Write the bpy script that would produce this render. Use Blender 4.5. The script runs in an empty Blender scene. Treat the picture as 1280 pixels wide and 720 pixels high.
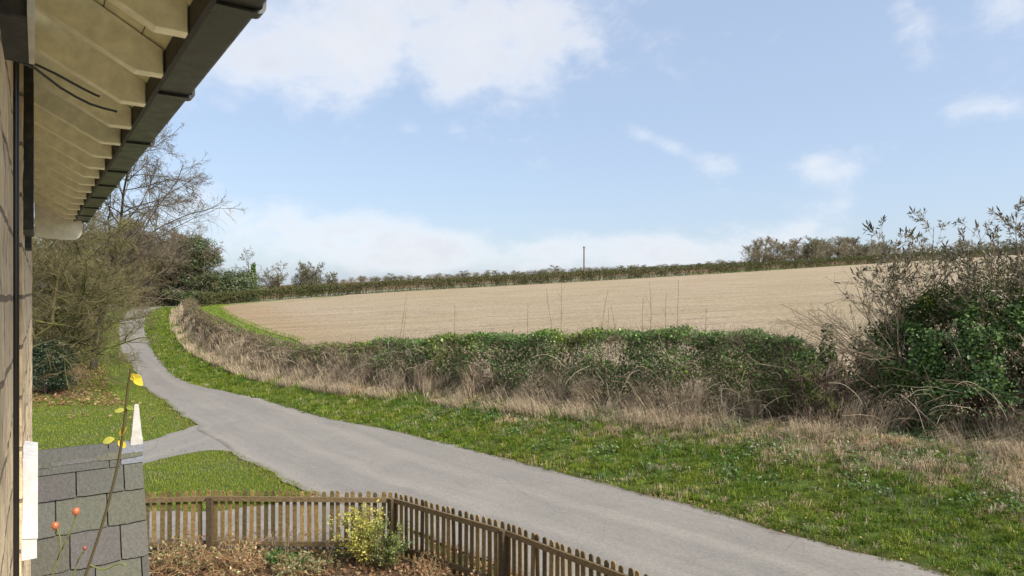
import bpy, math, random
import numpy as np
from mathutils import Vector

rng = np.random.default_rng(7)
random.seed(7)
S = bpy.context.scene
COL = S.collection
R = math.radians

# ------------------------------------------------------------------ camera
H = 4.7                     # eye height: leaning out of an upstairs window
F = 850.0                   # focal length in photo pixels (1280 wide)
HOR = 366.0                 # horizon row in the photo
cam_d = bpy.data.cameras.new('camera')
cam = bpy.data.objects.new('camera', cam_d)
COL.objects.link(cam)
cam.location = (0, 0, H)
cam.rotation_euler = (R(90), 0, 0)
cam_d.sensor_width = 36
cam_d.lens = F / 1280 * 36
cam_d.shift_y = (HOR - 360) / 1280
cam_d.clip_start = 0.05
cam_d.clip_end = 6000
S.camera = cam

# ------------------------------------------------------------------ view, world, sun
S.view_settings.view_transform = 'Standard'
S.view_settings.look = 'None'
S.view_settings.gamma = 1
S.view_settings.exposure = 1.15
SUN_AZ, SUN_EL = R(123), R(41)          # azimuth clockwise from +Y
world = bpy.data.worlds.new('World')
S.world = world
world.use_nodes = True
wn, wl = world.node_tree.nodes, world.node_tree.links
wn.clear()


def wnode(t, **kw):
    n = wn.new(t)
    for k, v in kw.items():
        setattr(n, k, v)
    return n


def wmath(op, a, b=None, c=None):
    n = wnode('ShaderNodeMath', operation=op)
    for i, v in enumerate((a, b, c)):
        if v is None:
            continue
        if isinstance(v, (int, float)):
            n.inputs[i].default_value = v
        else:
            wl.new(v, n.inputs[i])
    return n.outputs[0]


sky = wnode('ShaderNodeTexSky', sky_type='NISHITA')
sky.sun_disc = False
sky.sun_elevation = SUN_EL
sky.sun_rotation = SUN_AZ
sky.altitude = 100
sky.air_density = 1.0
sky.dust_density = 1.6
sky.ozone_density = 1.2
tc = wnode('ShaderNodeTexCoord')
sep = wnode('ShaderNodeSeparateXYZ')
wl.new(tc.outputs['Generated'], sep.inputs[0])
az = wmath('ARCTAN2', sep.outputs[0], sep.outputs[1])
el = wmath('ARCSINE', sep.outputs[2])
comb = wnode('ShaderNodeCombineXYZ')
wl.new(az, comb.inputs[0])
wl.new(wmath('MULTIPLY', el, 1.5), comb.inputs[1])


def wnoise(scale, detail, rough, off):
    m = wnode('ShaderNodeMapping')
    m.inputs['Location'].default_value = off
    wl.new(comb.outputs[0], m.inputs[0])
    n = wnode('ShaderNodeTexNoise')
    n.inputs['Scale'].default_value = scale
    n.inputs['Detail'].default_value = detail
    n.inputs['Roughness'].default_value = rough
    n.inputs['Distortion'].default_value = 0.3
    wl.new(m.outputs[0], n.inputs['Vector'])
    return n.outputs['Fac']


nbig = wnoise(5.0, 9, 0.58, (3.1, 0.4, 0))
nfine = wnoise(14.0, 8, 0.6, (7.7, 2.2, 0))
nz = wmath('ADD', wmath('MULTIPLY', nbig, 0.62), wmath('MULTIPLY', nfine, 0.38))


def cloud_bank(px, py, rx, ry, amp, tilt=0.0):
    """soft ellipse of cloud cover in azimuth/elevation (radians)"""
    a0 = math.atan((px - 640) / F)
    e0 = math.atan((HOR - py) / F * math.cos(a0))
    da, de = wmath('SUBTRACT', az, a0), wmath('SUBTRACT', el, e0)
    c, s = math.cos(tilt), math.sin(tilt)
    u = wmath('DIVIDE', wmath('ADD', wmath('MULTIPLY', da, c), wmath('MULTIPLY', de, s)), rx / F)
    v = wmath('DIVIDE', wmath('SUBTRACT', wmath('MULTIPLY', de, c), wmath('MULTIPLY', da, s)), ry / F)
    d = wmath('ADD', wmath('MULTIPLY', u, u), wmath('MULTIPLY', v, v))
    return wmath('MULTIPLY', wmath('POWER', 2.718, wmath('MULTIPLY', d, -1.0)), amp)


banks = [(490, 0, 320, 90, .72, 0), (320, 90, 110, 45, .38, .1), (620, 60, 110, 50, .20, 0), (720, 20, 90, 50, .15, 0),
         (690, 312, 200, 34, .62, .0), (540, 314, 130, 34, .42, 0), (860, 318, 120, 26, .48, 0), (300, 270, 150, 60, .40, 0), (430, 120, 220, 70, .22, 0),
         (400, 300, 150, 40, .22, 0),
         (828, 178, 58, 15, .62, -.42), (895, 212, 50, 34, .50, .1), (1030, 210, 42, 18, .50, -.1),
         (1136, 32, 34, 42, .46, .1), (1255, 22, 46, 60, .5, 0), (1215, 145, 55, 28, .34, .3), (1015, 290, 80, 34, .32, 0),
         (900, 60, 900, 12, .0, 0)]
cov = None
for b in banks:
    o = cloud_bank(*b)
    cov = o if cov is None else wmath('ADD', cov, o)
# unseen broken cloud, added overhead and behind the viewer as fill light
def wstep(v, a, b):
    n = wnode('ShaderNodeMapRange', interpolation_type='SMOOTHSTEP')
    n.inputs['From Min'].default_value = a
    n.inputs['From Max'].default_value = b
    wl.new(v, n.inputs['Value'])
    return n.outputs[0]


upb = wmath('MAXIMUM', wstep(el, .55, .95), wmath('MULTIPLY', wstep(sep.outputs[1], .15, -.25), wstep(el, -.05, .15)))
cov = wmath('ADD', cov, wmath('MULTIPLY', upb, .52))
dens = wmath('SUBTRACT', wmath('ADD', wmath('MULTIPLY', nz, 2.5), cov), 1.50)
mr = wnode('ShaderNodeMapRange', interpolation_type='SMOOTHSTEP')
mr.inputs['From Min'].default_value = 0.0
mr.inputs['From Max'].default_value = 0.80
wl.new(dens, mr.inputs['Value'])
cmask = wmath('MULTIPLY', mr.outputs[0], 0.92)
# pale grey undersides where a cloud is thick
mr2 = wnode('ShaderNodeMapRange', interpolation_type='SMOOTHSTEP')
mr2.inputs['From Min'].default_value = 0.30
mr2.inputs['From Max'].default_value = 0.75
wl.new(dens, mr2.inputs['Value'])
shade = wmath('MULTIPLY', mr2.outputs[0], wmath('ADD', 0.05, wmath('MULTIPLY', nfine, 0.9)))
cmix = wnode('ShaderNodeMix', data_type='RGBA')
cmix.inputs['A'].default_value = (6.7, 6.8, 7.05, 1)
cmix.inputs['B'].default_value = (4.7, 4.95, 5.5, 1)
wl.new(shade, cmix.inputs['Factor'])
# thin high veil over the clear blue
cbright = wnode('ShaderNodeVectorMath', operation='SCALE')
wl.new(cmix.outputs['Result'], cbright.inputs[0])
wl.new(wmath('ADD', 1.0, wmath('MULTIPLY', upb, 1.1)), cbright.inputs['Scale'])  # extra brightness for the added out-of-view cloud, filling the hedge face
veil = wnode('ShaderNodeMix', data_type='RGBA')
veil.inputs['Factor'].default_value = 0.44
wl.new(sky.outputs[0], veil.inputs['A'])
veil.inputs['B'].default_value = (5.0, 6.05, 7.9, 1)
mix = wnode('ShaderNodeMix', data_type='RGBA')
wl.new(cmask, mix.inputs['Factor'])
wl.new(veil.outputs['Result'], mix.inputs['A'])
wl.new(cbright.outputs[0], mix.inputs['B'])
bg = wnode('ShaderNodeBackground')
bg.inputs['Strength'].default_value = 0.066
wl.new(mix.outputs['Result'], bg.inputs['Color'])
wo = wnode('ShaderNodeOutputWorld')
wl.new(bg.outputs[0], wo.inputs[0])

sd = bpy.data.lights.new('sun', 'SUN')
sd.energy = 3.6
sd.angle = R(14)
sd.color = (1.0, 0.93, 0.82)
sun = bpy.data.objects.new('sun', sd)
COL.objects.link(sun)
sdir = Vector((math.sin(SUN_AZ) * math.cos(SUN_EL), math.cos(SUN_AZ) * math.cos(SUN_EL), math.sin(SUN_EL)))
sun.rotation_euler = (-sdir).to_track_quat('-Z', 'Y').to_euler()
sun.location = (40, -20, 60)


# ------------------------------------------------------------------ helpers
def tag(o, label=None, cat=None, group=None, kind=None):
    if label: o['label'] = label
    if cat: o['category'] = cat
    if group: o['group'] = group
    if kind: o['kind'] = kind
    return o


def empty(name, loc=(0, 0, 0)):
    o = bpy.data.objects.new(name, None)
    o.location = loc
    o.empty_display_size = 0.2
    COL.objects.link(o)
    return o


def link(name, me, mat, parent=None, loc=None):
    o = bpy.data.objects.new(name, me)
    COL.objects.link(o)
    if mat is not None and len(me.materials) == 0:
        me.materials.append(mat)
    if parent is not None:
        o.parent = parent
        # vertices are in world coordinates: cancel the parents' offset
        off = Vector((0, 0, 0)); p = parent
        while p is not None:
            off += p.location; p = p.parent
        o.location = -off
    if loc is not None:
        o.location = loc
    return o


def build(name, V, faces, mat, parent=None, col=None, smooth=False, loc=None, uv=None):
    """faces: list of int arrays (N,k); V (M,3); col (M,3) linear colours per vertex"""
    V = np.asarray(V, dtype=np.float32)
    me = bpy.data.meshes.new(name)
    me.vertices.add(len(V))
    me.vertices.foreach_set('co', V.ravel())
    idx, starts, n0 = [], [], 0
    for f in faces:
        f = np.asarray(f, dtype=np.int32)
        if f.size == 0: continue
        idx.append(f.ravel())
        starts.append(n0 + np.arange(len(f), dtype=np.int32) * f.shape[1])
        n0 += f.size
    idx = np.concatenate(idx); starts = np.concatenate(starts)
    me.loops.add(len(idx)); me.loops.foreach_set('vertex_index', idx)
    me.polygons.add(len(starts)); me.polygons.foreach_set('loop_start', starts)
    me.polygons.foreach_set('use_smooth', np.full(len(starts), bool(smooth)))
    me.update(calc_edges=True)
    if col is not None:
        a = me.color_attributes.new('col', 'FLOAT_COLOR', 'POINT')
        c4 = np.ones((len(V), 4), dtype=np.float32); c4[:, :3] = col
        a.data.foreach_set('color', c4.ravel())
    if uv is not None:
        l = me.uv_layers.new(name='UVMap')
        l.data.foreach_set('uv', np.asarray(uv, dtype=np.float32)[idx].ravel())
    me.validate()
    return link(name, me, mat, parent, loc)


class MB:
    """collects solids, builds one mesh"""
    def __init__(s):
        s.v, s.q, s.t, s.c, s.n = [], [], [], [], 0

    def add(s, V, q=None, t=None, col=(1, 1, 1)):
        V = np.asarray(V, float)
        s.v.append(V)
        s.c.append(np.broadcast_to(np.asarray(col, float), (len(V), 3)))
        if q is not None and len(q): s.q.append(np.asarray(q) + s.n)
        if t is not None and len(t): s.t.append(np.asarray(t) + s.n)
        s.n += len(V)

    def prism(s, poly, base, ax, ay, az, z0, z1, col=(1, 1, 1), bev=0.0):
        """extrude a 2-D polygon (in ax, ay) along az from z0 to z1 around base"""
        P = np.asarray(poly, float); n = len(P)
        base, ax, ay, az = (np.asarray(a, float) for a in (base, ax, ay, az))
        flat = base + P[:, :1] * ax + P[:, 1:] * ay
        c = P.mean(0)
        if bev > 0:
            Pi = c + (P - c) * (1 - bev / np.maximum(np.linalg.norm(P - c, axis=1), 1e-6))[:, None]
            flati = base + Pi[:, :1] * ax + Pi[:, 1:] * ay
            sg = 1 if z1 > z0 else -1
            rings = [flati + az * z0, flat + az * (z0 + sg * bev), flat + az * (z1 - sg * bev), flati + az * z1]
        else:
            rings = [flat + az * z0, flat + az * z1]
        V = np.concatenate(rings)
        q = []
        i = np.arange(n); j = (i + 1) % n
        for k in range(len(rings) - 1):
            q.append(np.stack([k * n + i, k * n + j, (k + 1) * n + j, (k + 1) * n + i], 1))
        q = np.concatenate(q)
        # caps as fans
        V = np.concatenate([V, rings[0].mean(0)[None], rings[-1].mean(0)[None]])
        m = len(rings) * n
        t = np.concatenate([np.stack([j, i, np.full(n, m)], 1), np.stack([m - n + i, m - n + j, np.full(n, m + 1)], 1)])
        s.add(V, q, t, col)

    def box(s, c, ax, ay, az, hx, hy, hz, col=(1, 1, 1), bev=0.004):
        s.prism([(-hx, -hy), (hx, -hy), (hx, hy), (-hx, hy)], c, ax, ay, az, -hz, hz, col, min(bev, hx * .6, hy * .6, hz * .6))

    def build(s, name, mat, parent=None, smooth=False, loc=None):
        f = []
        if s.q: f.append(np.concatenate(s.q))
        if s.t: f.append(np.concatenate(s.t))
        return build(name, np.concatenate(s.v), f, mat, parent, np.concatenate(s.c), smooth, loc)


X_, Y_, Z_ = np.array([1., 0, 0]), np.array([0, 1., 0]), np.array([0, 0, 1.])


def unit(v):
    return v / np.maximum(np.linalg.norm(v, axis=-1, keepdims=True), 1e-9)


def tubes(P, Rr, sides, n0=0):
    """P (M,n,3), Rr (M,n) -> V, quads"""
    M, n, _ = P.shape
    T = np.gradient(P, axis=1)
    T = unit(T)
    ref = np.where(np.abs(T[..., 2:3]) > 0.9, np.array([1., 0, 0]), np.array([0, 0, 1.]))
    A = unit(np.cross(T, ref)); B = np.cross(T, A)
    ang = np.arange(sides) / sides * 2 * np.pi
    V = P[:, :, None, :] + Rr[:, :, None, None] * (np.cos(ang)[None, None, :, None] * A[:, :, None, :] + np.sin(ang)[None, None, :, None] * B[:, :, None, :])
    V = V.reshape(-1, 3)
    m = np.arange(M)[:, None, None]; k = np.arange(n - 1)[None, :, None]; i = np.arange(sides)[None, None, :]
    j = (i + 1) % sides
    b = m * n * sides + k * sides
    q = np.stack([b + i, b + j, b + sides + j, b + sides + i], -1).reshape(-1, 4) + n0
    return V, q


def build_tubes(name, groups, mat, parent=None, loc=None):
    """groups: list of (P, R, sides, colour (3,) or (M,3))"""
    Vs, qs, cs, n = [], [], [], 0
    for P, Rr, sides, c in groups:
        V, q = tubes(P, Rr, sides, n)
        c = np.asarray(c, float)
        per = P.shape[1] * sides
        cs.append(np.repeat(np.broadcast_to(c, (P.shape[0], 3)), per, axis=0))
        Vs.append(V); qs.append(q); n += len(V)
    return build(name, np.concatenate(Vs), [np.concatenate(qs)], mat, parent, np.concatenate(cs), True, loc)


def stems(start, d, length, n, wob, up, r0, r1):
    """grow polylines: start (M,3), d (M,3), length (M,)"""
    M = len(start)
    P = np.zeros((M, n, 3)); P[:, 0] = start
    d = unit(np.asarray(d, float).copy())
    step = (np.asarray(length) / (n - 1))[:, None]
    up = np.asarray(up, float)
    for i in range(1, n):
        d = unit(d + rng.normal(0, wob, (M, 3)) + np.array([0, 0, 1.]) * (up if up.ndim == 0 else up[:, None]))
        P[:, i] = P[:, i - 1] + d * step
    t = np.linspace(0, 1, n)[None]
    Rr = np.asarray(r0)[:, None] * (1 - t) + np.asarray(r1)[:, None] * t if np.ndim(r0) else np.full((M, 1), r0) * (1 - t) + r1 * t
    return P, Rr


def branch(P, Rr, k, t0, t1, ang, angsd, lr, n, wob, up, rr=0.6, rmin=0.004, tipr=0.35):
    """k children on each parent"""
    M, m, _ = P.shape
    t = rng.uniform(t0, t1, (M, k))
    f = t * (m - 1); i = np.minimum(f.astype(int), m - 2); fr = (f - i)[..., None]
    mi = np.arange(M)[:, None]
    pos = P[mi, i] * (1 - fr) + P[mi, i + 1] * fr
    tan = unit(P[mi, i + 1] - P[mi, i])
    rad = Rr[mi, i] * (1 - fr[..., 0]) + Rr[mi, i + 1] * fr[..., 0]
    plen = np.linalg.norm(np.diff(P, axis=1), axis=2).sum(1)[:, None]
    L = plen * lr * (1.15 - 0.75 * t) * rng.uniform(.6, 1.3, (M, k))
    perp = unit(np.cross(tan, rng.normal(0, 1, (M, k, 3))))
    a = np.radians(rng.normal(ang, angsd, (M, k)))[..., None]
    d = np.cos(a) * tan + np.sin(a) * perp
    r0 = np.maximum(rad * rr, rmin).reshape(-1)
    return stems(pos.reshape(-1, 3), d.reshape(-1, 3), L.reshape(-1), n, wob, up, r0, np.maximum(r0 * tipr, rmin * .6))


def leaves(pos, axis, nrm, ln, wd, col, fold=0.12):
    """diamond leaves -> V, quads, col"""
    axis = unit(axis)
    side = unit(np.cross(axis, nrm)); up = np.cross(side, axis)
    ln = np.asarray(ln)[..., None]; wd = np.asarray(wd)[..., None]
    b = pos; t = pos + axis * ln
    l = pos + axis * ln * .45 + side * wd * .5 + up * wd * fold
    r = pos + axis * ln * .45 - side * wd * .5 + up * wd * fold
    V = np.stack([b, r, t, l], 1).reshape(-1, 3)
    q = np.arange(len(V)).reshape(-1, 4)
    return V, q, np.repeat(col, 4, axis=0)


def rand_dirs(n):
    return unit(rng.normal(0, 1, (n, 3)))


def build_leaves(name, pos, axis, nrm, ln, wd, col, mat, parent=None, loc=None):
    V, q, c = leaves(pos, axis, nrm, ln, wd, col)
    return build(name, V, [q], mat, parent, c, False, loc)


def blades(base, lean, ln, wd, col, droop=0.3, tipcol=1.25):
    """grass blades bending along lean; -> V, tris, col"""
    M = len(base)
    lean = np.asarray(lean, float)
    ln = np.asarray(ln)[:, None]
    side = unit(np.cross(lean + np.array([1e-4, 0, 0]), Z_)) * np.asarray(wd)[:, None] * .5
    rot = rng.uniform(0, 2 * np.pi, M)[:, None]
    side = side * np.cos(rot) + np.cross(np.broadcast_to(Z_, (M, 3)), side) * np.sin(rot)
    mid = base + (Z_ * .62 + lean * .35) * ln
    tip = base + (Z_ * (1.0 - droop) + lean * 1.0) * ln
    V = np.stack([base - side, base + side, mid - side * .7, mid + side * .7, tip], 1)
    o = (np.arange(M) * 5)[:, None]
    t = np.concatenate([o + np.array([[0, 1, 3]]), o + np.array([[0, 3, 2]]), o + np.array([[2, 3, 4]])])
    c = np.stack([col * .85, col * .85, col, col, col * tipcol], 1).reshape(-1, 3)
    return V.reshape(-1, 3), t, c


def vnoise(p, seed=0):
    p = np.asarray(p, float)
    if p.shape[1] == 2: p = np.concatenate([p, np.zeros((len(p), 1))], 1)
    i = np.floor(p).astype(np.int64); f = p - i; f = f * f * (3 - 2 * f)
    out = 0
    for dx in (0, 1):
        for dy in (0, 1):
            for dz in (0, 1):
                h = ((i[:, 0] + dx) * 73856093) ^ ((i[:, 1] + dy) * 19349663) ^ ((i[:, 2] + dz) * 83492791) ^ (seed * 2654435)
                h = (h ^ (h >> 13)) * 1274126177 & 0x7fffffff
                h = (h ^ (h >> 15)) * 2246822519 & 0x7fffffff
                v = (h & 0xffff) / 65535.0
                out = out + v * (f[:, 0] if dx else 1 - f[:, 0]) * (f[:, 1] if dy else 1 - f[:, 1]) * (f[:, 2] if dz else 1 - f[:, 2])
    return out


def fbm(p, seed=0, oct=3):
    p = np.asarray(p, float); a, s, o = .5, 0, 0
    for k in range(oct):
        o = o + a * vnoise(p * 2 ** k, seed + k); s += a; a *= .5
    return o / s


def sstep(a, b, x):
    t = np.clip((x - a) / (b - a), 0, 1)
    return t * t * (3 - 2 * t)


def curve(pts, step):
    """Catmull-Rom resample"""
    P = np.asarray(pts, float)
    Q = np.concatenate([[2 * P[0] - P[1]], P, [2 * P[-1] - P[-2]]])
    out = []
    for k in range(1, len(Q) - 2):
        p0, p1, p2, p3 = Q[k - 1], Q[k], Q[k + 1], Q[k + 2]
        n = max(2, int(np.linalg.norm(p2 - p1) / step))
        t = (np.arange(n) / n)[:, None]
        out.append(.5 * ((2 * p1) + (-p0 + p2) * t + (2 * p0 - 5 * p1 + 4 * p2 - p3) * t ** 2 + (-p0 + 3 * p1 - 3 * p2 + p3) * t ** 3))
    out.append(P[-1:])
    return np.concatenate(out)


def mixc(a, b, t):
    t = np.asarray(t)[:, None]
    return np.asarray(a, float) * (1 - t) + np.asarray(b, float) * t


def pick(cols, n, p=None):
    c = np.asarray(cols, float)
    return c[rng.choice(len(c), n, p=p)] * rng.uniform(.75, 1.25, (n, 1))


# ------------------------------------------------------------------ materials
def material(name):
    m = bpy.data.materials.new(name)
    m.use_nodes = True
    nt = m.node_tree
    b = nt.nodes['Principled BSDF']
    return m, nt, b, nt.nodes['Material Output']


def N(nt, t, ins=None, **kw):
    n = nt.nodes.new(t)
    for k, v in kw.items(): setattr(n, k, v)
    for k, v in (ins or {}).items():
        if hasattr(v, 'bl_idname') and v.bl_idname.startswith('NodeSocket'):
            nt.links.new(v, n.inputs[k])
        else:
            n.inputs[k].default_value = v
    return n


def noise_fac(nt, scale, detail=6, rough=.6, vec=None, lo=0.3, hi=0.7, dist=0.0):
    n = N(nt, 'ShaderNodeTexNoise', {'Scale': scale, 'Detail': detail, 'Roughness': rough, 'Distortion': dist})
    if vec is not None: nt.links.new(vec, n.inputs['Vector'])
    r = N(nt, 'ShaderNodeMapRange', {'Value': n.outputs['Fac'], 'From Min': lo, 'From Max': hi})
    return r.outputs[0]


def mixrgb(nt, fac, a, b, blend='MIX'):
    n = N(nt, 'ShaderNodeMix', data_type='RGBA', blend_type=blend)
    for k, v in (('Factor', fac), ('A', a), ('B', b)):
        s = [i for i in n.inputs if i.name == k and (k == 'Factor' and i.type == 'VALUE' or k != 'Factor' and i.type == 'RGBA')][0]
        if hasattr(v, 'bl_idname'): nt.links.new(v, s)
        else: s.default_value = v if k == 'Factor' else (*v, 1)[:4]
    return [o for o in n.outputs if o.type == 'RGBA'][0]


def geo_pos(nt):
    return N(nt, 'ShaderNodeNewGeometry').outputs['Position']


def attr_mat(name, rough=.65, transl=0.0, spec=.3, nscale=0, nlo=.75, nhi=1.2, bump=0):
    """colour read from the mesh's own colours, with optional mottling"""
    m, nt, b, out = material(name)
    a = N(nt, 'ShaderNodeAttribute', attribute_name='col')
    c = a.outputs['Color']
    if nscale:
        f = noise_fac(nt, nscale, 5, .6, geo_pos(nt))
        v = N(nt, 'ShaderNodeMapRange', {'Value': f, 'To Min': nlo, 'To Max': nhi}).outputs[0]
        hs = N(nt, 'ShaderNodeHueSaturation', {'Color': c, 'Value': v})
        c = hs.outputs[0]
        if bump:
            bp = N(nt, 'ShaderNodeBump', {'Strength': bump, 'Distance': .02, 'Height': f})
            nt.links.new(bp.outputs[0], b.inputs['Normal'])
    nt.links.new(c, b.inputs['Base Color'])
    b.inputs['Roughness'].default_value = rough
    b.inputs['Specular IOR Level'].default_value = spec
    if transl:
        t = N(nt, 'ShaderNodeBsdfTranslucent', {'Color': c})
        ms = N(nt, 'ShaderNodeMixShader', {0: transl, 1: b.outputs[0], 2: t.outputs[0]})
        nt.links.new(ms.outputs[0], out.inputs[0])
    return m


M_LEAF = attr_mat('leaf', .42, .22, .45)
M_GRASS = attr_mat('grass_blade', .75, .25, .08)
M_TWIG = attr_mat('twig', .85, 0, .15)
M_BARK = attr_mat('bark', .9, 0, .15, 9, .6, 1.35, .6)
M_WOOD = attr_mat('fence_timber', .8, 0, .2, 22, .65, 1.25, .35)
M_PAINT = attr_mat('cream_paint', .5, 0, .35, 14, .78, 1.08, .12)
M_SLATE = attr_mat('slate', .6, 0, .3, 30, .72, 1.22, .25)
M_HIP = attr_mat('rose_hip', .3, 0, .5)


def plastic_mat():
    m, nt, b, out = material('black_gutter_plastic')
    f = noise_fac(nt, 11, 6, .65, geo_pos(nt), .35, .7)
    c = mixrgb(nt, f, (.009, .010, .009), (.036, .040, .026))
    nt.links.new(c, b.inputs['Base Color'])
    b.inputs['Roughness'].default_value = .34
    f2 = N(nt, 'ShaderNodeMapRange', {'Value': f, 'To Min': .26, 'To Max': .5}).outputs[0]
    nt.links.new(f2, b.inputs['Roughness'])
    return m


M_GUT = plastic_mat()


def black_timber_mat():
    m, nt, b, out = material('black_timber')
    f = noise_fac(nt, 26, 6, .7, geo_pos(nt), .45, .75)
    c = mixrgb(nt, f, (.010, .010, .009), (.055, .048, .034))
    nt.links.new(c, b.inputs['Base Color'])
    b.inputs['Roughness'].default_value = .6
    return m


M_BLACK = black_timber_mat()


def stone_mat():
    """coursed limestone: wall coordinates come as UV (metres along, metres up)"""
    m, nt, b, out = material('coursed_limestone')
    uv = N(nt, 'ShaderNodeUVMap').outputs[0]
    nz_ = N(nt, 'ShaderNodeTexNoise', {'Vector': uv, 'Scale': 3.0, 'Detail': 4.0})
    wob = N(nt, 'ShaderNodeVectorMath', {0: nz_.outputs['Color'], 1: (.05, .035, 0)}, operation='MULTIPLY').outputs[0]
    v = N(nt, 'ShaderNodeVectorMath', {0: uv, 1: wob}, operation='ADD').outputs[0]
    br = N(nt, 'ShaderNodeTexBrick', {'Vector': v, 'Color1': (.76, .60, .39, 1), 'Color2': (.64, .50, .32, 1), 'Mortar': (.24, .18, .12, 1),
                                      'Scale': 1.0, 'Mortar Size': .011, 'Mortar Smooth': .35, 'Bias': -.1, 'Brick Width': .42, 'Row Height': .24})
    f = noise_fac(nt, 9, 8, .7, geo_pos(nt), .3, .72)
    c = mixrgb(nt, f, (.62, .60, .58), (1.12, 1.1, 1.06), 'MIX')
    c = mixrgb(nt, 1.0, br.outputs['Color'], c, 'MULTIPLY')
    f3 = noise_fac(nt, 2.2, 5, .6, geo_pos(nt), .52, .75)
    c = mixrgb(nt, f3, c, (.16, .13, .075))
    nt.links.new(c, b.inputs['Base Color'])
    b.inputs['Roughness'].default_value = .92
    hh = N(nt, 'ShaderNodeMath', {0: N(nt, 'ShaderNodeMath', {0: br.outputs['Fac'], 1: -1.2}, operation='MULTIPLY').outputs[0], 1: f}, operation='ADD').outputs[0]
    bp = N(nt, 'ShaderNodeBump', {'Strength': .8, 'Distance': .012, 'Height': hh})
    nt.links.new(bp.outputs[0], b.inputs['Normal'])
    return m


M_STONE = stone_mat()


def ground_mat():
    m, nt, b, out = material('ground_soil_and_turf')
    a = N(nt, 'ShaderNodeAttribute', attribute_name='col').outputs['Color']
    p = geo_pos(nt)
    f = noise_fac(nt, 7, 8, .75, p, .3, .7)
    f2 = noise_fac(nt, .8, 5, .6, p, .35, .65)
    v = N(nt, 'ShaderNodeMapRange', {'Value': f, 'To Min': .55, 'To Max': 1.35}).outputs[0]
    v2 = N(nt, 'ShaderNodeMapRange', {'Value': f2, 'To Min': .485, 'To Max': .515}).outputs[0]
    hs = N(nt, 'ShaderNodeHueSaturation', {'Color': a, 'Value': v, 'Hue': v2})
    nt.links.new(hs.outputs[0], b.inputs['Base Color'])
    b.inputs['Roughness'].default_value = .95
    b.inputs['Specular IOR Level'].default_value = .1
    bp = N(nt, 'ShaderNodeBump', {'Strength': .7, 'Distance': .08, 'Height': f})
    nt.links.new(bp.outputs[0], b.inputs['Normal'])
    return m


M_GROUND = ground_mat()


def road_mat():
    m, nt, b, out = material('worn_asphalt')
    uv = N(nt, 'ShaderNodeUVMap').outputs[0]           # x: metres along, y: metres across
    p = geo_pos(nt)
    st = N(nt, 'ShaderNodeVectorMath', {0: uv, 1: (.06, 1.1, 1)}, operation='MULTIPLY').outputs[0]
    streak = noise_fac(nt, 1.0, 5, .6, st, .32, .7)
    st2 = N(nt, 'ShaderNodeVectorMath', {0: uv, 1: (.35, 5.0, 1)}, operation='MULTIPLY').outputs[0]
    streak2 = noise_fac(nt, 1.0, 4, .6, st2, .35, .7)
    patch = noise_fac(nt, .55, 6, .65, p, .35, .68)
    grain = noise_fac(nt, 16, 6, .85, p, .3, .7)
    c = mixrgb(nt, streak, (.152, .143, .130), (.192, .178, .160))
    c = mixrgb(nt, N(nt, 'ShaderNodeMath', {0: streak2, 1: .22}, operation='MULTIPLY').outputs[0], c, (.27, .245, .21))
    c = mixrgb(nt, N(nt, 'ShaderNodeMath', {0: patch, 1: .45}, operation='MULTIPLY').outputs[0], c, (.135, .128, .118))
    # polished wheel tracks and hairline cracks
    vy = N(nt, 'ShaderNodeSeparateXYZ', {0: uv}).outputs[1]
    wv_ = N(nt, 'ShaderNodeMath', {0: N(nt, 'ShaderNodeMath', {0: vy, 1: 3.6}, operation='MULTIPLY').outputs[0]}, operation='SINE').outputs[0]
    tk = N(nt, 'ShaderNodeMapRange', {'Value': wv_, 'From Min': .1, 'From Max': 1.0, 'To Max': .40}).outputs[0]
    c = mixrgb(nt, N(nt, 'ShaderNodeMath', {0: tk, 1: streak}, operation='MULTIPLY').outputs[0], c, (.26, .237, .205))
    vo = N(nt, 'ShaderNodeTexVoronoi', {'Vector': N(nt, 'ShaderNodeVectorMath', {0: p, 1: N(nt, 'ShaderNodeTexNoise', {'Scale': 2.0, 'Detail': 4.0}).outputs['Color']}, operation='ADD').outputs[0], 'Scale': .9}, feature='DISTANCE_TO_EDGE')
    cr = N(nt, 'ShaderNodeMapRange', {'Value': vo.outputs['Distance'], 'From Min': .012, 'From Max': .0, 'To Max': .5}).outputs[0]
    c = mixrgb(nt, N(nt, 'ShaderNodeMath', {0: cr, 1: patch}, operation='MULTIPLY').outputs[0], c, (.05, .045, .038))
    # muddy darker margins
    y = N(nt, 'ShaderNodeSeparateXYZ', {0: N(nt, 'ShaderNodeAttribute', attribute_name='col').outputs['Vector']}).outputs[0]
    edge = N(nt, 'ShaderNodeMapRange', {'Value': N(nt, 'ShaderNodeMath', {0: y, 1: N(nt, 'ShaderNodeMath', {0: patch, 1: .25}, operation='MULTIPLY').outputs[0]}, operation='SUBTRACT').outputs[0],
                                        'From Min': .05, 'From Max': -.12}).outputs[0]
    c = mixrgb(nt, N(nt, 'ShaderNodeMath', {0: edge, 1: .55}, operation='MULTIPLY').outputs[0], c, (.075, .062, .046))
    v = N(nt, 'ShaderNodeMapRange', {'Value': grain, 'To Min': .72, 'To Max': 1.22}).outputs[0]
    hs = N(nt, 'ShaderNodeHueSaturation', {'Color': c, 'Value': v})
    nt.links.new(hs.outputs[0], b.inputs['Base Color'])
    b.inputs['Roughness'].default_value = .8
    b.inputs['Specular IOR Level'].default_value = .25
    bp = N(nt, 'ShaderNodeBump', {'Strength': .35, 'Distance': .01, 'Height': grain})
    nt.links.new(bp.outputs[0], b.inputs['Normal'])
    return m


M_ROAD = road_mat()


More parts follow.
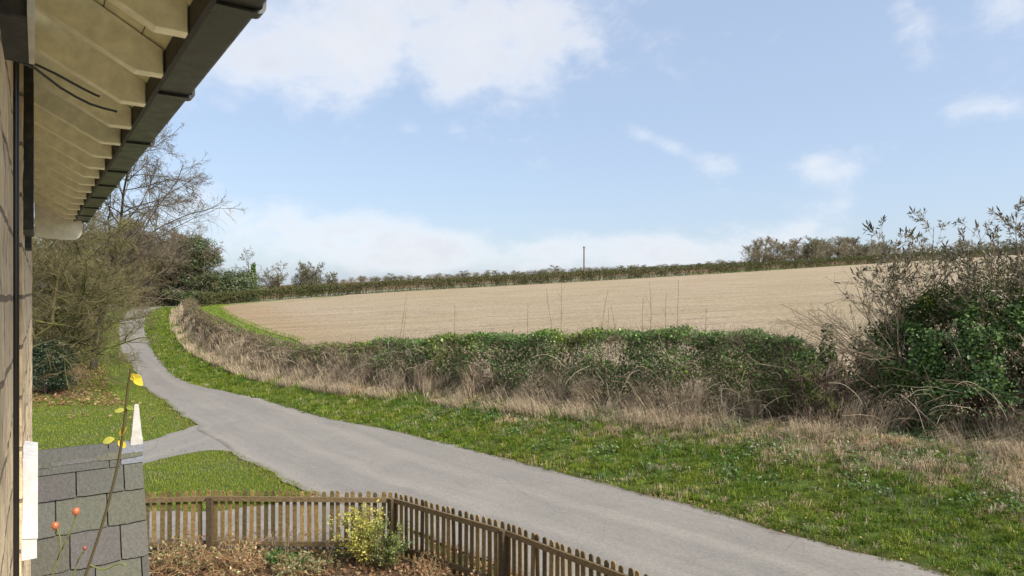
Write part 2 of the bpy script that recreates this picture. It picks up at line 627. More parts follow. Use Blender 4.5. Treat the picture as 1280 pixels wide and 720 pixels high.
def field_mat():
    m, nt, b, out = material('drilled_stubble_field')
    p = geo_pos(nt)
    a = N(nt, 'ShaderNodeAttribute', attribute_name='col').outputs['Color']
    rot = N(nt, 'ShaderNodeMapping', {'Vector': p, 'Rotation': (0, 0, R(-17)), 'Scale': (.22, 1.8, 1)}).outputs[0]
    rows = noise_fac(nt, 1.0, 6, .62, rot, .34, .68, .15)
    rot2 = N(nt, 'ShaderNodeMapping', {'Vector': p, 'Rotation': (0, 0, R(-20)), 'Scale': (.02, .42, 1)}).outputs[0]
    rows2 = noise_fac(nt, 1.0, 5, .6, rot2, .4, .7, .1)
    patch = noise_fac(nt, .06, 6, .6, p, .38, .66)
    grain = noise_fac(nt, 3.2, 7, .8, p, .3, .7)
    c = mixrgb(nt, N(nt, 'ShaderNodeMath', {0: rows, 1: .8}, operation='MULTIPLY').outputs[0], a, (.18, .135, .09))
    c = mixrgb(nt, N(nt, 'ShaderNodeMath', {0: rows2, 1: .42}, operation='MULTIPLY').outputs[0], c, (.40, .32, .205))
    c = mixrgb(nt, N(nt, 'ShaderNodeMath', {0: patch, 1: .5}, operation='MULTIPLY').outputs[0], c, (.25, .205, .115))
    tl_ = N(nt, 'ShaderNodeMapping', {'Vector': p, 'Rotation': (0, 0, R(-17))}).outputs[0]
    ty = N(nt, 'ShaderNodeSeparateXYZ', {0: tl_}).outputs[1]
    pp = N(nt, 'ShaderNodeMath', {0: ty, 1: 12.0}, operation='PINGPONG').outputs[0]
    dd_ = N(nt, 'ShaderNodeMath', {0: N(nt, 'ShaderNodeMath', {0: pp, 1: 1.0}, operation='SUBTRACT').outputs[0]}, operation='ABSOLUTE').outputs[0]
    tm = N(nt, 'ShaderNodeMapRange', {'Value': dd_, 'From Min': .45, 'From Max': .1, 'To Max': .35}).outputs[0]
    c = mixrgb(nt, tm, c, (.20, .15, .10))
    v = N(nt, 'ShaderNodeMapRange', {'Value': grain, 'To Min': .5, 'To Max': 1.4}).outputs[0]
    hs = N(nt, 'ShaderNodeHueSaturation', {'Color': c, 'Value': v})
    nt.links.new(hs.outputs[0], b.inputs['Base Color'])
    b.inputs['Roughness'].default_value = .95
    b.inputs['Specular IOR Level'].default_value = .1
    bp = N(nt, 'ShaderNodeBump', {'Strength': .6, 'Distance': .15, 'Height': grain})
    nt.links.new(bp.outputs[0], b.inputs['Normal'])
    return m


M_FIELD = field_mat()

# ------------------------------------------------------------------ the lie of the land
ROAD_R = curve([(16, 2.0), (12.2, 6.0), (9.3, 9.1), (7.05, 11.5), (6.0, 12.6), (4.9, 13.9), (3.0, 16.0), (-3.9, 23), (-7.3, 25.8), (-11.2, 30.2), (-16.4, 35),
                (-19.8, 39.6), (-25.3, 48.7), (-30.6, 57.5), (-36, 66.9), (-42, 77.9), (-47.1, 88), (-50.2, 95.6), (-51.5, 103), (-48, 114),
                (-38, 124), (-22, 133), (0, 139), (40, 152)], .6)
ROAD_L = curve([(9.5, -1.5), (6.2, 3.2), (3.6, 6.9), (1.2, 10.0), (-1.1, 12.4), (-3.2, 14.5), (-5.1, 16.4), (-7.0, 18.6), (-9.5, 21.6), (-12.1, 25.3), (-14.9, 29.3), (-17.9, 33.2),
                (-24.0, 43.0), (-29.4, 51.2), (-35.0, 60.6), (-40, 69), (-45.5, 79), (-50.5, 89), (-54.5, 97), (-56, 104.5), (-51, 117),
                (-40, 127.6), (-23, 136.6), (-1, 142.6), (39, 155.6)], .6)


def poly_dist(XY, P):
    """distance to polyline and signed side (positive = right of travel)"""
    best = np.full(len(XY), 1e9); sgn = np.zeros(len(XY)); par = np.zeros(len(XY))
    seg = P[1:] - P[:-1]
    cum = np.concatenate([[0], np.cumsum(np.linalg.norm(seg, axis=1))])
    for k in range(len(seg)):
        d = XY - P[k]; L2 = (seg[k] ** 2).sum()
        t = np.clip((d @ seg[k]) / L2, 0, 1)
        e = d - t[:, None] * seg[k]
        D = (e ** 2).sum(1)
        m = D < best
        best[m] = D[m]
        sgn[m] = -np.sign(seg[k][0] * d[m, 1] - seg[k][1] * d[m, 0])
        par[m] = cum[k] + t[m] * np.sqrt(L2)
    return np.sqrt(best), sgn, par


RR_C, RL_C = ROAD_R[::3], ROAD_L[::3]


def t_right(XY):
    d, s, _ = poly_dist(XY, RR_C); return d * s


def t_left(XY):
    d, s, _ = poly_dist(XY, RL_C); return -d * s      # positive = beyond the left edge (house/wood side)


def softc(x, a, w):
    """x up to a, then eases to a + w"""
    return np.where(x < a, x, a + w * (1 - np.exp(-np.maximum(x - a, 0) / w)))


def z_plane(X, Y):
    Yc = softc(Y, 215, 45)
    Xc = np.sign(X) * softc(np.abs(X), 170, 60)
    return -.15 + .048 * np.maximum(Yc, 8) + .045 * Xc


def z_road(X, Y):
    y = np.clip(Y, 0, 100)
    b_ = np.clip(y - 46, 0, 8)
    base = .05 * (b_ ** 2 / 16 + np.maximum(y - 54, 0))
    k = sstep(98, 135, Y)
    return base * (1 - k) + z_plane(X, Y) * k


def ground_z(XY, tr=None):
    XY = np.asarray(XY, float)
    if tr is None: tr = t_right(XY)
    X, Y = XY[:, 0], XY[:, 1]
    k = sstep(.05, 5.2, tr)
    zr = z_road(X, Y)
    z = zr * (1 - k) + z_plane(X, Y) * k
    z = np.where(tr > 0, z, zr)
    bump = (fbm(XY * .9, 5) - .5) * .16 * sstep(.4, 2, tr) * sstep(7, 4, tr)
    return z + bump


def axis(segs):
    out = [segs[0][0]]
    for a, b, st in segs:
        n = max(1, int(round((b - a) / st)))
        out += list(a + (np.arange(n) + 1) / n * (b - a))
    return np.array(out)


gx = axis([(-3000, -600, 400), (-600, -150, 45), (-150, -60, 3), (-60, -26, .9), (-26, 20, .32), (20, 60, 1.3), (60, 260, 8), (260, 800, 60), (800, 3000, 400)])
gy = axis([(-1500, -60, 240), (-60, -4, 6), (-4, 9, .8), (9, 40, .32), (40, 100, .9), (100, 160, 2), (160, 320, 8), (320, 800, 48), (800, 4000, 400)])
GX, GY = np.meshgrid(gx, gy)
XY = np.stack([GX.ravel(), GY.ravel()], 1)
TR = t_right(XY); TL = t_left(XY)
Zg = ground_z(XY, TR)
n1 = fbm(XY * .5, 11); n2 = fbm(XY * 1.7, 21)
green = np.array((.075, .105, .022)); soil = np.array((.085, .060, .036)); straw = np.array((.25, .20, .12)); litter = np.array((.120, .080, .045))
pasture = np.array((.105, .150, .042))
col = np.tile(green, (len(XY), 1))
col = mixc(col, straw, sstep(2.6, 4.8, TR + (n1 - .5) * 3) * .85 * (TR < 9))
col = np.where((TR > 7)[:, None], mixc(np.tile(pasture, (len(XY), 1)), straw * 1.2, sstep(.5, .8, n1) * .4), col)
wood = (TL > 0) * sstep(1.6, 3.4, TL + (n1 - .5) * 3) * sstep(29, 32.5, XY[:, 1] + (n2 - .5) * 4)
col = np.where((TL > 0)[:, None], mixc(col, litter, wood), col)
gardenbed = sstep(-.3, .5, 12.2 - .02 * XY[:, 0] - XY[:, 1]) * (TL > .4)
col = mixc(col, mixc(np.tile(soil, (len(XY), 1)), litter * 1.1, n2), gardenbed * (TL > 0))
bounce_yard = sstep(10.2, 9.6, XY[:, 1] + .3 * n2) * (XY[:, 1] > -14) * sstep(7.5, 6.5, np.abs(XY[:, 0] + 1)) * (TL > .5)
col = mixc(col, np.array((.46, .43, .37)), bounce_yard)  # unseen pale ground, added to bounce light up under the eaves
mud = sstep(.45, .05, np.abs(TR)) + sstep(.4, .05, np.abs(TL))
col = mixc(col, soil * .8, np.clip(mud, 0, 1) * .8)
ny, nx = GX.shape
ii = (np.arange(ny - 1)[:, None] * nx + np.arange(nx - 1)[None]).ravel()
q = np.stack([ii, ii + 1, ii + nx + 1, ii + nx], 1)
ground = build('ground', np.column_stack([XY, Zg - .03 * (TR < .3) * (TL < .3)]), [q], M_GROUND, None, col, True)
tag(ground, kind='structure')


def on_ground(XY, dz=0.0):
    XY = np.atleast_2d(np.asarray(XY, float))
    return np.column_stack([XY, ground_z(XY) + dz])


# ---- road: strip between the two edges
def resample(P, n):
    c = np.concatenate([[0], np.cumsum(np.linalg.norm(np.diff(P, axis=0), axis=1))])
    s = np.linspace(0, c[-1], n)
    return np.column_stack([np.interp(s, c, P[:, 0]), np.interp(s, c, P[:, 1])])


nr, nc = 700, 13
A, B = resample(ROAD_L, nr), resample(ROAD_R, nr)
jl = (fbm(np.column_stack([np.arange(nr) * .35, np.zeros(nr)]), 3) - .5) * .5
jr = (fbm(np.column_stack([np.arange(nr) * .35, np.ones(nr) * 9]), 4) - .5) * .32
dirn = unit(B - A)
A = A + dirn * jl[:, None]; B = B + dirn * jr[:, None]
w = np.linspace(0, 1, nc)
RP = A[:, None] * (1 - w)[None, :, None] + B[:, None] * w[None, :, None]
flat = RP.reshape(-1, 2)
rz = z_road(flat[:, 0], flat[:, 1]) + .012 + np.tile(.03 * (1 - (2 * w - 1) ** 2), nr)
width = np.linalg.norm(B - A, axis=1)
along = np.concatenate([[0], np.cumsum(np.linalg.norm(np.diff((A + B) / 2, axis=0), axis=1))])
uv = np.stack([np.repeat(along, nc), (width[:, None] * w[None]).ravel()], 1)
edged = np.minimum(width[:, None] * w[None], width[:, None] * (1 - w)[None]).ravel()
ii = (np.arange(nr - 1)[:, None] * nc + np.arange(nc - 1)[None]).ravel()
q = np.stack([ii, ii + 1, ii + nc + 1, ii + nc], 1)
tag(build('road', np.column_stack([flat, rz]), [q], M_ROAD, None, np.repeat(edged[:, None], 3, 1), True, uv=uv), kind='structure')

# ---- driveway mouth on the house side
up_ = curve([(-11.0, 26.4), (-11.2, 24.6), (-11.3, 23.0), (-11.6, 21.3), (-13.2, 19.6), (-16, 18.2), (-21, 16.5), (-27, 15)], .4)
lo_ = curve([(-6.0, 18.9), (-7.9, 19.9), (-9.0, 20.3), (-9.7, 19.5), (-10.6, 17.9), (-13.0, 15.6), (-18, 13.2), (-26, 11)], .4)
n_ = 90
A, B = resample(up_, n_), resample(lo_, n_)
w = np.linspace(0, 1, 9)
A = A + (fbm(np.column_stack([np.arange(n_) * .4, np.ones(n_) * 3]), 8) - .5)[:, None] * .5
flat = (A[:, None] * (1 - w)[None, :, None] + B[:, None] * w[None, :, None]).reshape(-1, 2)
ii = (np.arange(n_ - 1)[:, None] * 9 + np.arange(8)[None]).ravel()
q = np.stack([ii, ii + 1, ii + 10, ii + 9], 1)
wd_ = np.linalg.norm(B - A, axis=1)
uv = np.stack([np.repeat(np.arange(n_) * .25, 9), (wd_[:, None] * w[None]).ravel()], 1)
edged = np.minimum(wd_[:, None] * w[None], wd_[:, None] * (1 - w)[None]).ravel() + .1
tag(build('driveway', np.column_stack([flat, np.full(len(flat), .009)]), [q], M_ROAD, None, np.repeat(edged[:, None], 3, 1), True, uv=uv), kind='structure')
DRIVE = np.concatenate([A, B[::-1]])


PATHP = np.array([(-26, 14.6), (-14, 14.75), (-9, 14.6), (-6.6, 14.65), (-5.3, 15.1), (-4.6, 15.85), (-3.0, 14.3), (-1.2, 12.6), (-2.1, 12.42), (-5.42, 12.5), (-7.6, 12.28), (-14, 11.7), (-26, 11.2)])


def in_poly(XY, P):
    x, y = XY[:, 0], XY[:, 1]; r = np.zeros(len(XY), bool)
    j = len(P) - 1
    for i in range(len(P)):
        c = ((P[i, 1] > y) != (P[j, 1] > y)) & (x < (P[j, 0] - P[i, 0]) * (y - P[i, 1]) / (P[j, 1] - P[i, 1] + 1e-12) + P[i, 0])
        r ^= c; j = i
    return r


# ---- narrow paved path between the picket fence and the grass
up_ = resample(curve([(-26, 14.6), (-14, 14.75), (-9, 14.6), (-6.6, 14.65), (-5.3, 15.1), (-4.2, 15.9), (-2.8, 14.3), (-1.6, 12.9)], .3), 110)
lo_ = resample(curve([(-26, 11.2), (-14, 11.7), (-7.6, 12.28), (-5.42, 12.5), (-4.0, 12.46), (-3, 12.44), (-2.1, 12.42), (-1.5, 12.4)], .3), 110)
up_ = up_ + (fbm(np.column_stack([np.arange(110) * .5, np.ones(110) * 5]), 9) - .5)[:, None] * np.array([0, .3])
w = np.linspace(0, 1, 7)
flat = (up_[:, None] * (1 - w)[None, :, None] + lo_[:, None] * w[None, :, None]).reshape(-1, 2)
ii = (np.arange(109)[:, None] * 7 + np.arange(6)[None]).ravel()
q = np.stack([ii, ii + 1, ii + 8, ii + 7], 1)
wd_ = np.linalg.norm(up_ - lo_, axis=1)
uv = np.stack([np.repeat(np.arange(110) * .25, 7), (wd_[:, None] * w[None]).ravel()], 1)
tag(build('path', np.column_stack([flat, np.full(len(flat), .006)]), [q], M_ROAD, None, np.full((len(flat), 3), .5), True, uv=uv), kind='structure')

# ---- hedge lines and the field they enclose
HEDGE_NEAR = curve([(40, -14), (24, 3.2), (17.5, 10.6), (14.2, 14.2), (11.3, 17.2), (8, 19.6), (5.2, 21.6), (2, 24.2), (-1.4, 26.9), (-5, 29.8), (-8.6, 33.0), (-12.6, 36.9),
                    (-15.6, 41.0), (-19.0, 46.2), (-22.5, 51.8), (-27, 59.6), (-32.2, 69), (-37.6, 79.5), (-42.4, 89.5), (-45.6, 96), (-46.5, 101)], .3)
HEDGE_FAR = curve([(-46.5, 101), (-43.5, 108), (-34, 118.5), (-19, 125.5), (-2.3, 130), (19, 136), (50, 148), (85, 165), (150, 194), (230, 232)], .5)
nf, mf = 220, 60
A = resample(HEDGE_NEAR, nf); B = resample(HEDGE_FAR[::-1], nf)
T = unit(np.gradient(A, axis=0)); NA = np.stack([T[:, 1], -T[:, 0]], 1)         # right of travel = into the field
offA = 1.2 + 2.6 * sstep(-9, -19, A[:, 0])
A2 = A + NA * offA[:, None]
T = unit(np.gradient(B, axis=0)); NB = np.stack([-T[:, 1], T[:, 0]], 1)
B2 = B - NB * -1.6
B2 = B + np.stack([T[:, 1], -T[:, 0]], 1) * np.where(B[:, 0] < -30, 4.0, 1.6)[:, None] * np.sign(((np.array([[10, 70]]) - B) * np.stack([T[:, 1], -T[:, 0]], 1)).sum(1))[:, None]
w = np.linspace(0, 1, mf) ** 1.3
flat = (A2[:, None] * (1 - w)[None, :, None] + B2[:, None] * w[None, :, None]).reshape(-1, 2)
fz = z_plane(flat[:, 0], flat[:, 1]) + .05
tr_ = t_right(flat)
fz = np.maximum(fz, ground_z(flat, tr_) + .05)
dn, _, _ = poly_dist(flat, A2[::3])
fc = mixc(np.tile(np.array((.322, .264, .194)), (len(flat), 1)), np.array((.26, .165, .095)), sstep(9, 2, dn + 5 * (fbm(flat * .2, 31) - .5)) * sstep(-5, -18, flat[:, 0]) * .8)
ii = (np.arange(nf - 1)[:, None] * mf + np.arange(mf - 1)[None]).ravel()
q = np.stack([ii, ii + mf, ii + mf + 1, ii + 1], 1)
tag(build('field', np.column_stack([flat, fz]), [q], M_FIELD, None, fc, True), kind='structure')

# ------------------------------------------------------------------ the house on the left
house = empty('stone_house', (-3, 4, 0))
tag(house, 'stone house with cream rafter ends, black gutter and slate porch at the left edge', 'house')
CAM = np.array([0, 0, H])


def frame(vx, vy):
    d = np.array([(vx - 640) / F, 1, (HOR - vy) / F]); D = d / np.linalg.norm(d)
    h = np.hypot(d[0], 1)
    Nn = np.array([1 / h, -d[0] / h, 0])
    return D, Nn, 1 / h, -d[0] / h         # along, outward, cos, sin


De, Ne, ce, se = frame(32, 374)            # eaves (old house: they run a touch off the wall line)
Dw, Nw, cw, sw = frame(48, 366)            # wall


def pe(Y, u, h, D=De, Nn=Ne, s_=se):
    s = (Y - u * s_) / D[1]
    return CAM + D * s + Nn * u + Z_ * h


def pw(Y, u, h):
    return pe(Y, u, h, Dw, Nw, sw)


def wall_piece(name, Y0, Y1, u1, depth, h0, h1):
    """stone wall piece: face at u1, going back by depth"""
    s0, s1 = (Y0 - u1 * sw) / Dw[1], (Y1 - u1 * sw) / Dw[1]
    ns, nh = max(2, int((s1 - s0) / .06)), int((h1 - h0) / .06)
    ss, hh = np.linspace(s0, s1, ns), np.linspace(h0, h1, nh)
    SS, HH = np.meshgrid(ss, hh)
    rough = (fbm(np.column_stack([SS.ravel() * 7, HH.ravel() * 9]), 77) - .5) * .016
    V = CAM + Dw * SS.reshape(-1, 1) + Nw * (u1 + rough)[:, None] + Z_ * HH.reshape(-1, 1)
    uvv = np.column_stack([SS.ravel(), HH.ravel()])
    i0 = (np.arange(nh - 1)[:, None] * ns + np.arange(ns - 1)[None]).ravel()
    q = [np.stack([i0, i0 + 1, i0 + ns + 1, i0 + ns], 1)]
    # near and far returns
    for k in (0, ns - 1):
        edge = np.arange(nh) * ns + k
        nb = len(V)
        back = V[edge] - Nw * depth
        V = np.concatenate([V, V[edge], back])
        uvv = np.concatenate([uvv, uvv[edge], uvv[edge] + np.array([depth * (1 if k else -1), 0])])
        e = nb + np.arange(nh - 1); g = nb + nh + np.arange(nh - 1)
        q.append(np.stack([e, e + 1, g + 1, g], 1))
    return build(name, V, q, M_STONE, house, None, False, uv=uvv)


wall_piece('wall', -2.5, 3.2, -.082, .5, -H - .3, 1.22)
wall_piece('wall', 3.2, 8.25, -.063, 3.5, -H - .3, 1.22)

# rafters
CREAM = (.90, .86, .60)
prof = [(.467, .93), (.467, 1.035), (-.12, 1.375), (-.12, 1.20), (.365, .93)]
for i, Y in enumerate([1.13, 1.55, 1.97, 2.40, 2.82, 3.26, 3.68, 4.10, 4.47, 4.84, 5.21, 5.57, 5.92, 6.28, 6.68, 7.08, 7.48, 7.86]):
    mb = MB()
    base = pe(Y, .467, 0) - Ne * .467
    base[2] = pe(Y, .467, 0)[2]
    jit = rng.normal(0, .004, 2)
    mb.prism([(u + jit[0], h + jit[1]) for u, h in prof], base, Ne, Z_, De * np.array([1, 1, 1]), 0, .062, CREAM, .005)
    mb.build('rafter', M_PAINT, house)

# boarding above the rafters, dark fascia, gutter
def eaves_strip(name, poly, Y0, Y1, mat, c, parent=house, bev=0.0):
    mb = MB()
    b0 = CAM + De * (Y0 / De[1]); L = (Y1 - Y0) / De[1]
    mb.prism(poly, b0, Ne, Z_, De, 0, L, c, bev)
    return mb.build(name, mat, parent)


for k in range(5):
    u0, u1 = .52 - k * .135, .52 - (k + 1) * .135 + .004
    f = lambda u: 1.037 + (.467 - u) * .579
    eaves_strip('soffit_board', [(u0, f(u0)), (u0, f(u0) + .022), (u1, f(u1) + .022), (u1, f(u1))], .2, 8.0, M_PAINT, (.80, .75, .46))
eaves_strip('roof_slope', [(.60, 1.03), (.60, 1.05), (-3.2, 3.25), (-3.2, 3.2), (.50, 1.062)], .2, 8.1, M_SLATE, (.12, .12, .115))
eaves_strip('fascia', [(.470, .935), (.470, 1.03), (.488, 1.03), (.488, .935)], .2, 7.93, M_BLACK, (1, 1, 1))


def round_poly(pts, rads, n=5):
    out = []
    m = len(pts)
    for i in range(m):
        p, a, b = np.array(pts[i]), np.array(pts[i - 1]), np.array(pts[(i + 1) % m])
        r = rads[i]
        if r == 0: out.append(tuple(p)); continue
        da, db = unit(a - p), unit(b - p)
        p0, p1 = p + da * r, p + db * r
        for t in np.linspace(0, 1, n):
            out.append(tuple((1 - t) ** 2 * p0 + 2 * t * (1 - t) * p + t * t * p1))
    return out


def shell(pts, th):
    """open trough outline: outer then inner"""
    P = np.array(pts); c = P.mean(0) + np.array([0, .03])
    inn = P + unit(c - P) * th
    return [tuple(p) for p in P] + [tuple(p) for p in inn[::-1]]


def sweep_open(name, pts, th, Y0, Y1, mat, parent):
    """U-shaped channel swept along the eaves"""
    P = np.array(shell(pts, th)); n = len(P)
    b0 = CAM + De * (Y0 / De[1]); b1 = CAM + De * (Y1 / De[1])
    V = np.concatenate([b0 + P[:, :1] * Ne + P[:, 1:] * Z_, b1 + P[:, :1] * Ne + P[:, 1:] * Z_])
    i = np.arange(n); j = (i + 1) % n
    q = [np.stack([i, j, j + n, i + n], 1)]
    h = n // 2
    k = np.arange(h - 1)
    q.append(np.stack([k, k + 1, n - 2 - k, n - 1 - k], 1))
    q.append(np.stack([k, k + 1, n - 2 - k, n - 1 - k], 1)[:, ::-1] + n)
    return build(name, V, q, mat, parent)


gp = [(.492, 1.045), (.492, .955)] + round_poly([(.492, .955), (.492, .95), (.634, .95), (.638, 1.045)], [0, .008, .02, 0])[1:-1] + [(.640, 1.048)]
gutter = sweep_open('gutter', gp, .006, .15, 8.12, M_GUT, house)
mb = MB()
mb.prism([(.494, .952), (.494, 1.04), (.636, 1.04), (.632, .952)], CAM + De * (8.12 / De[1]), Ne, Z_, De, -.006, .004, (1, 1, 1), .001)
mb.build('stop_end', M_GUT, gutter)
bp_ = [(.486, 1.05), (.486, .95)] + round_poly([(.486, .95), (.486, .938), (.650, .938), (.650, 1.0), (.650, 1.02)], [0, .01, .03, .0, 0], 7)[1:] + [(.650, 1.035), (.642, 1.052)]
for Y in (1.9, 2.85, 3.83, 4.76, 5.39, 6.07, 6.77, 7.45, 8.0):
    sweep_open('gutter_bracket', bp_, .012, Y - .022, Y + .022, M_GUT, gutter)

# the boxed end of the eaves, with its rounded toe
ep = [(.10, 1.33), (.10, 1.25), (.39, 1.0), (.545, .945)]
toe = round_poly([(.545, .945), (.568, .92), (.545, .72), (.40, .712), (.09, .735)], [0, .02, .09, .05, 0], 7)[1:]
full = [(.08, 1.36), (.50, 1.05)] + [(.555, .945)] + toe
mb = MB()
mb.prism(full, CAM + De * (8.16 / De[1]) - De * .25, Ne, Z_, De, 0, .05, (.84, .80, .64), .004)
mb.build('eaves_end_board', M_PAINT, house)

# black timbers on the wall under the eaves, cable, sill
mb = MB()
mb.box(pw(3.55, -.046, .74), Nw, Dw, Z_, .026, .26, .43)
mb.box(pw(3.95, -.052, .40), Nw, Dw, Z_, .020, .14, .15)
mb.build('timber_panel', M_BLACK, house)
mb = MB()
mb.box(pw(1.62, -.046, 1.02), Nw, Dw, Z_, .026, .18, .42)
tp = mb.build('timber_panel', M_BLACK, house)
mb = MB()
mb.box(pw(1.62, -.014, 1.02), Nw, Dw, Z_, .006, .19, .424, (.55, .52, .43))
mb.build('edging', M_PAINT, tp)


def poly_tube(pts, r, sides=6, step=.05):
    P = curve(pts, step)[None]
    return P, np.full((1, P.shape[1]), r), sides


c1 = poly_tube([pw(2.42, -.068, h) for h in (1.15, .8, .4, 0, -.5, -1.2, -2, -3, -4.4)], .006) + ((.012, .012, .012),)
c2 = poly_tube([pw(2.46, -.06, h) for h in (.86, .5, .2, -.2, -.7, -1.4, -2.4, -4.0)], .0035) + ((.015, .015, .015),)
build_tubes('cable', [c1, c2], M_HIP, house)
c3 = poly_tube([pw(2.44, -.06, .84), pw(2.5, -.02, .845), pw(2.6, .05, .84), pw(2.7, .13, .82), pw(2.75, .19, .80), pw(2.76, .205, .797)], .005) + ((.012, .012, .012),)
c4 = poly_tube([pw(2.44, -.06, .83), pw(2.5, -.01, .825), pw(2.62, .07, .79), pw(2.72, .17, .755), pw(2.78, .25, .745), pw(2.79, .265, .742)], .005) + ((.012, .012, .012),)
build_tubes('cable', [c3, c4], M_HIP, house)
mb = MB()
mb.prism([(-.075, -.37), (-.002, -.38), (-.002, .0), (-.075, .02)], pw(3.3, 0, -.815), Nw, Z_, Dw, 0, .5, (.62, .62, .61), .004)
mb.prism([(-.075, -.475), (-.006, -.475), (-.006, -.381), (-.075, -.372)], pw(3.3, 0, -.815), Nw, Z_, Dw, .006, .49, (.62, .61, .58), .003)
mb.build('window_sill', M_PAINT, house)

# slate porch
sR, hR = 8.94, -1.735                      # ridge: distance along the wall and height relative to the eye
uP = .985
slope = np.array([-.64, -1.34]); slope /= np.hypot(*slope)
Ddn = Dw * slope[0] + Z_ * slope[1]        # down the near slope
Dnrm = np.cross(Nw, Ddn); Dnrm = Dnrm * (-1 if Dnrm @ Dw > 0 else 1)     # outward (towards the viewer)
ridge0 = CAM + Dw * sR + Z_ * hR


def slope_prism(mb, u0, u1, d0, d1, th, lift0, lift1, c):
    """slate: tail (d1) rides on the row below"""
    k = 7
    us = np.linspace(u1, u0, k)
    tail = d1 + rng.normal(0, .0035, k); tail[[0, -1]] -= rng.uniform(0, .010, 2)
    P = [(u0, d0, lift0), (u1, d0, lift0)] + [(a_, b_, lift1) for a_, b_ in zip(us, tail)]
    top = np.array([ridge0 + Nw * u + Ddn * d + Dnrm * (l + th) for u, d, l in P])
    bot = np.array([ridge0 + Nw * u + Ddn * d + Dnrm * l for u, d, l in P])
    n = len(P); V = np.concatenate([top, bot])
    i = np.arange(n); j = (i + 1) % n
    mb.add(V, np.concatenate([np.stack([i, j, j + n, i + n], 1), [[0, 1, 2, n - 1]]]), [[2, 2 + m, 3 + m] for m in range(1, k - 1)], c)


mb = MB()
row, r0 = .365, .16
for r in range(7):
    u = -.10 - (0 if r % 2 else .24) + rng.uniform(-.03, .03)
    d0 = max(.03, r0 + (r - 1) * row - .02)
    while u < uP:
        wdt = rng.uniform(.40, .50)
        ua, ub = max(u, -.08), min(u + wdt - .013, uP + rng.uniform(-.006, .006))
        if ub - ua > .03:
            c = np.array((.054, .054, .044)) * rng.uniform(.75, 1.25) * np.array((1, 1 + rng.uniform(-.06, .06), 1 + rng.uniform(-.2, .2)))
            slope_prism(mb, ua, ub, d0, r0 + r * row + .01 + rng.uniform(-.008, .008), .018, .002, .022 + rng.uniform(0, .012), c)
        u += wdt
porch = mb.build('porch_roof', M_SLATE, house)
mb = MB()                                   # roof body, far slope, gable infill
d2 = Dw * -slope[0] + Z_ * slope[1]
A0, A1 = ridge0 - Nw * .08, ridge0 + Nw * (uP - .04)
Vb = np.array([A0, A1, A0 + Ddn * 2.5, A1 + Ddn * 2.5, A0 + d2 * 2.5, A1 + d2 * 2.5])
mb.add(Vb, [[0, 1, 3, 2], [1, 0, 4, 5], [2, 3, 5, 4]], [[1, 5, 3], [0, 2, 4]], (.03, .03, .028))
mb.build('roof_body', M_SLATE, porch)
mb = MB()
for (u0, u1, dz) in ((-.07, .64, 0), (.652, .76, -.004)):
    pr = [(-.085, -.11), (-.02, -.005), (.02, -.005), (.085, -.11), (.075, -.125), (-.075, -.125)]
    pr = [(-.135, -.215), (-.15, -.21), (-.018, .035), (.018, .035), (.15, -.21), (.135, -.215)]
    mb.prism(pr, ridge0 + Z_ * dz, Dw, Z_, Nw, u0, u1, (.046, .048, .043), .004)
mb.build('ridge_tile', M_SLATE, porch)
mb = MB()
mb.prism([(-.13, -.205), (-.14, -.2), (-.03, .03), (.03, .03), (.14, -.2), (.13, -.205)], ridge0, Dw, Z_, Nw, .765, uP + .01, (.115, .125, .15), .006)
mb.build('lead_flashing', M_SLATE, porch)
mb = MB()                                   # tapered white finial
fb = ridge0 + Nw * (uP - .055)
ring = lambda hx, hy, z: np.array([fb + Nw * a * hx + Dw * b * hy + Z_ * z for a, b in ((-1, -1), (1, -1), (1, 1), (-1, 1))])
zs = [(.062, .05, -.22), (.062, .05, .05), (.052, .045, .09), (.022, .022, .435), (.018, .018, .445)]
V = np.concatenate([ring(*z) for z in zs])
q = [[k * 4 + i, k * 4 + (i + 1) % 4, k * 4 + 4 + (i + 1) % 4, k * 4 + 4 + i] for k in range(len(zs) - 1) for i in range(4)] + [[len(V) - 4, len(V) - 3, len(V) - 2, len(V) - 1]]
mb.add(V, np.array(q), None, (.40, .39, .37))
mb.build('finial', M_PAINT, porch)
for Dd in (Ddn, d2):
    mb = MB()
    nn = np.cross(Nw, Dd); nn = nn * np.sign(nn[2])
    mb.box(ridge0 + Nw * (uP - .06) + Dd * 1.2 - nn * .09, Dd, nn, Nw, 1.05, .07, .012, (.78, .77, .74))
    mb.build('bargeboard', M_PAINT, porch)

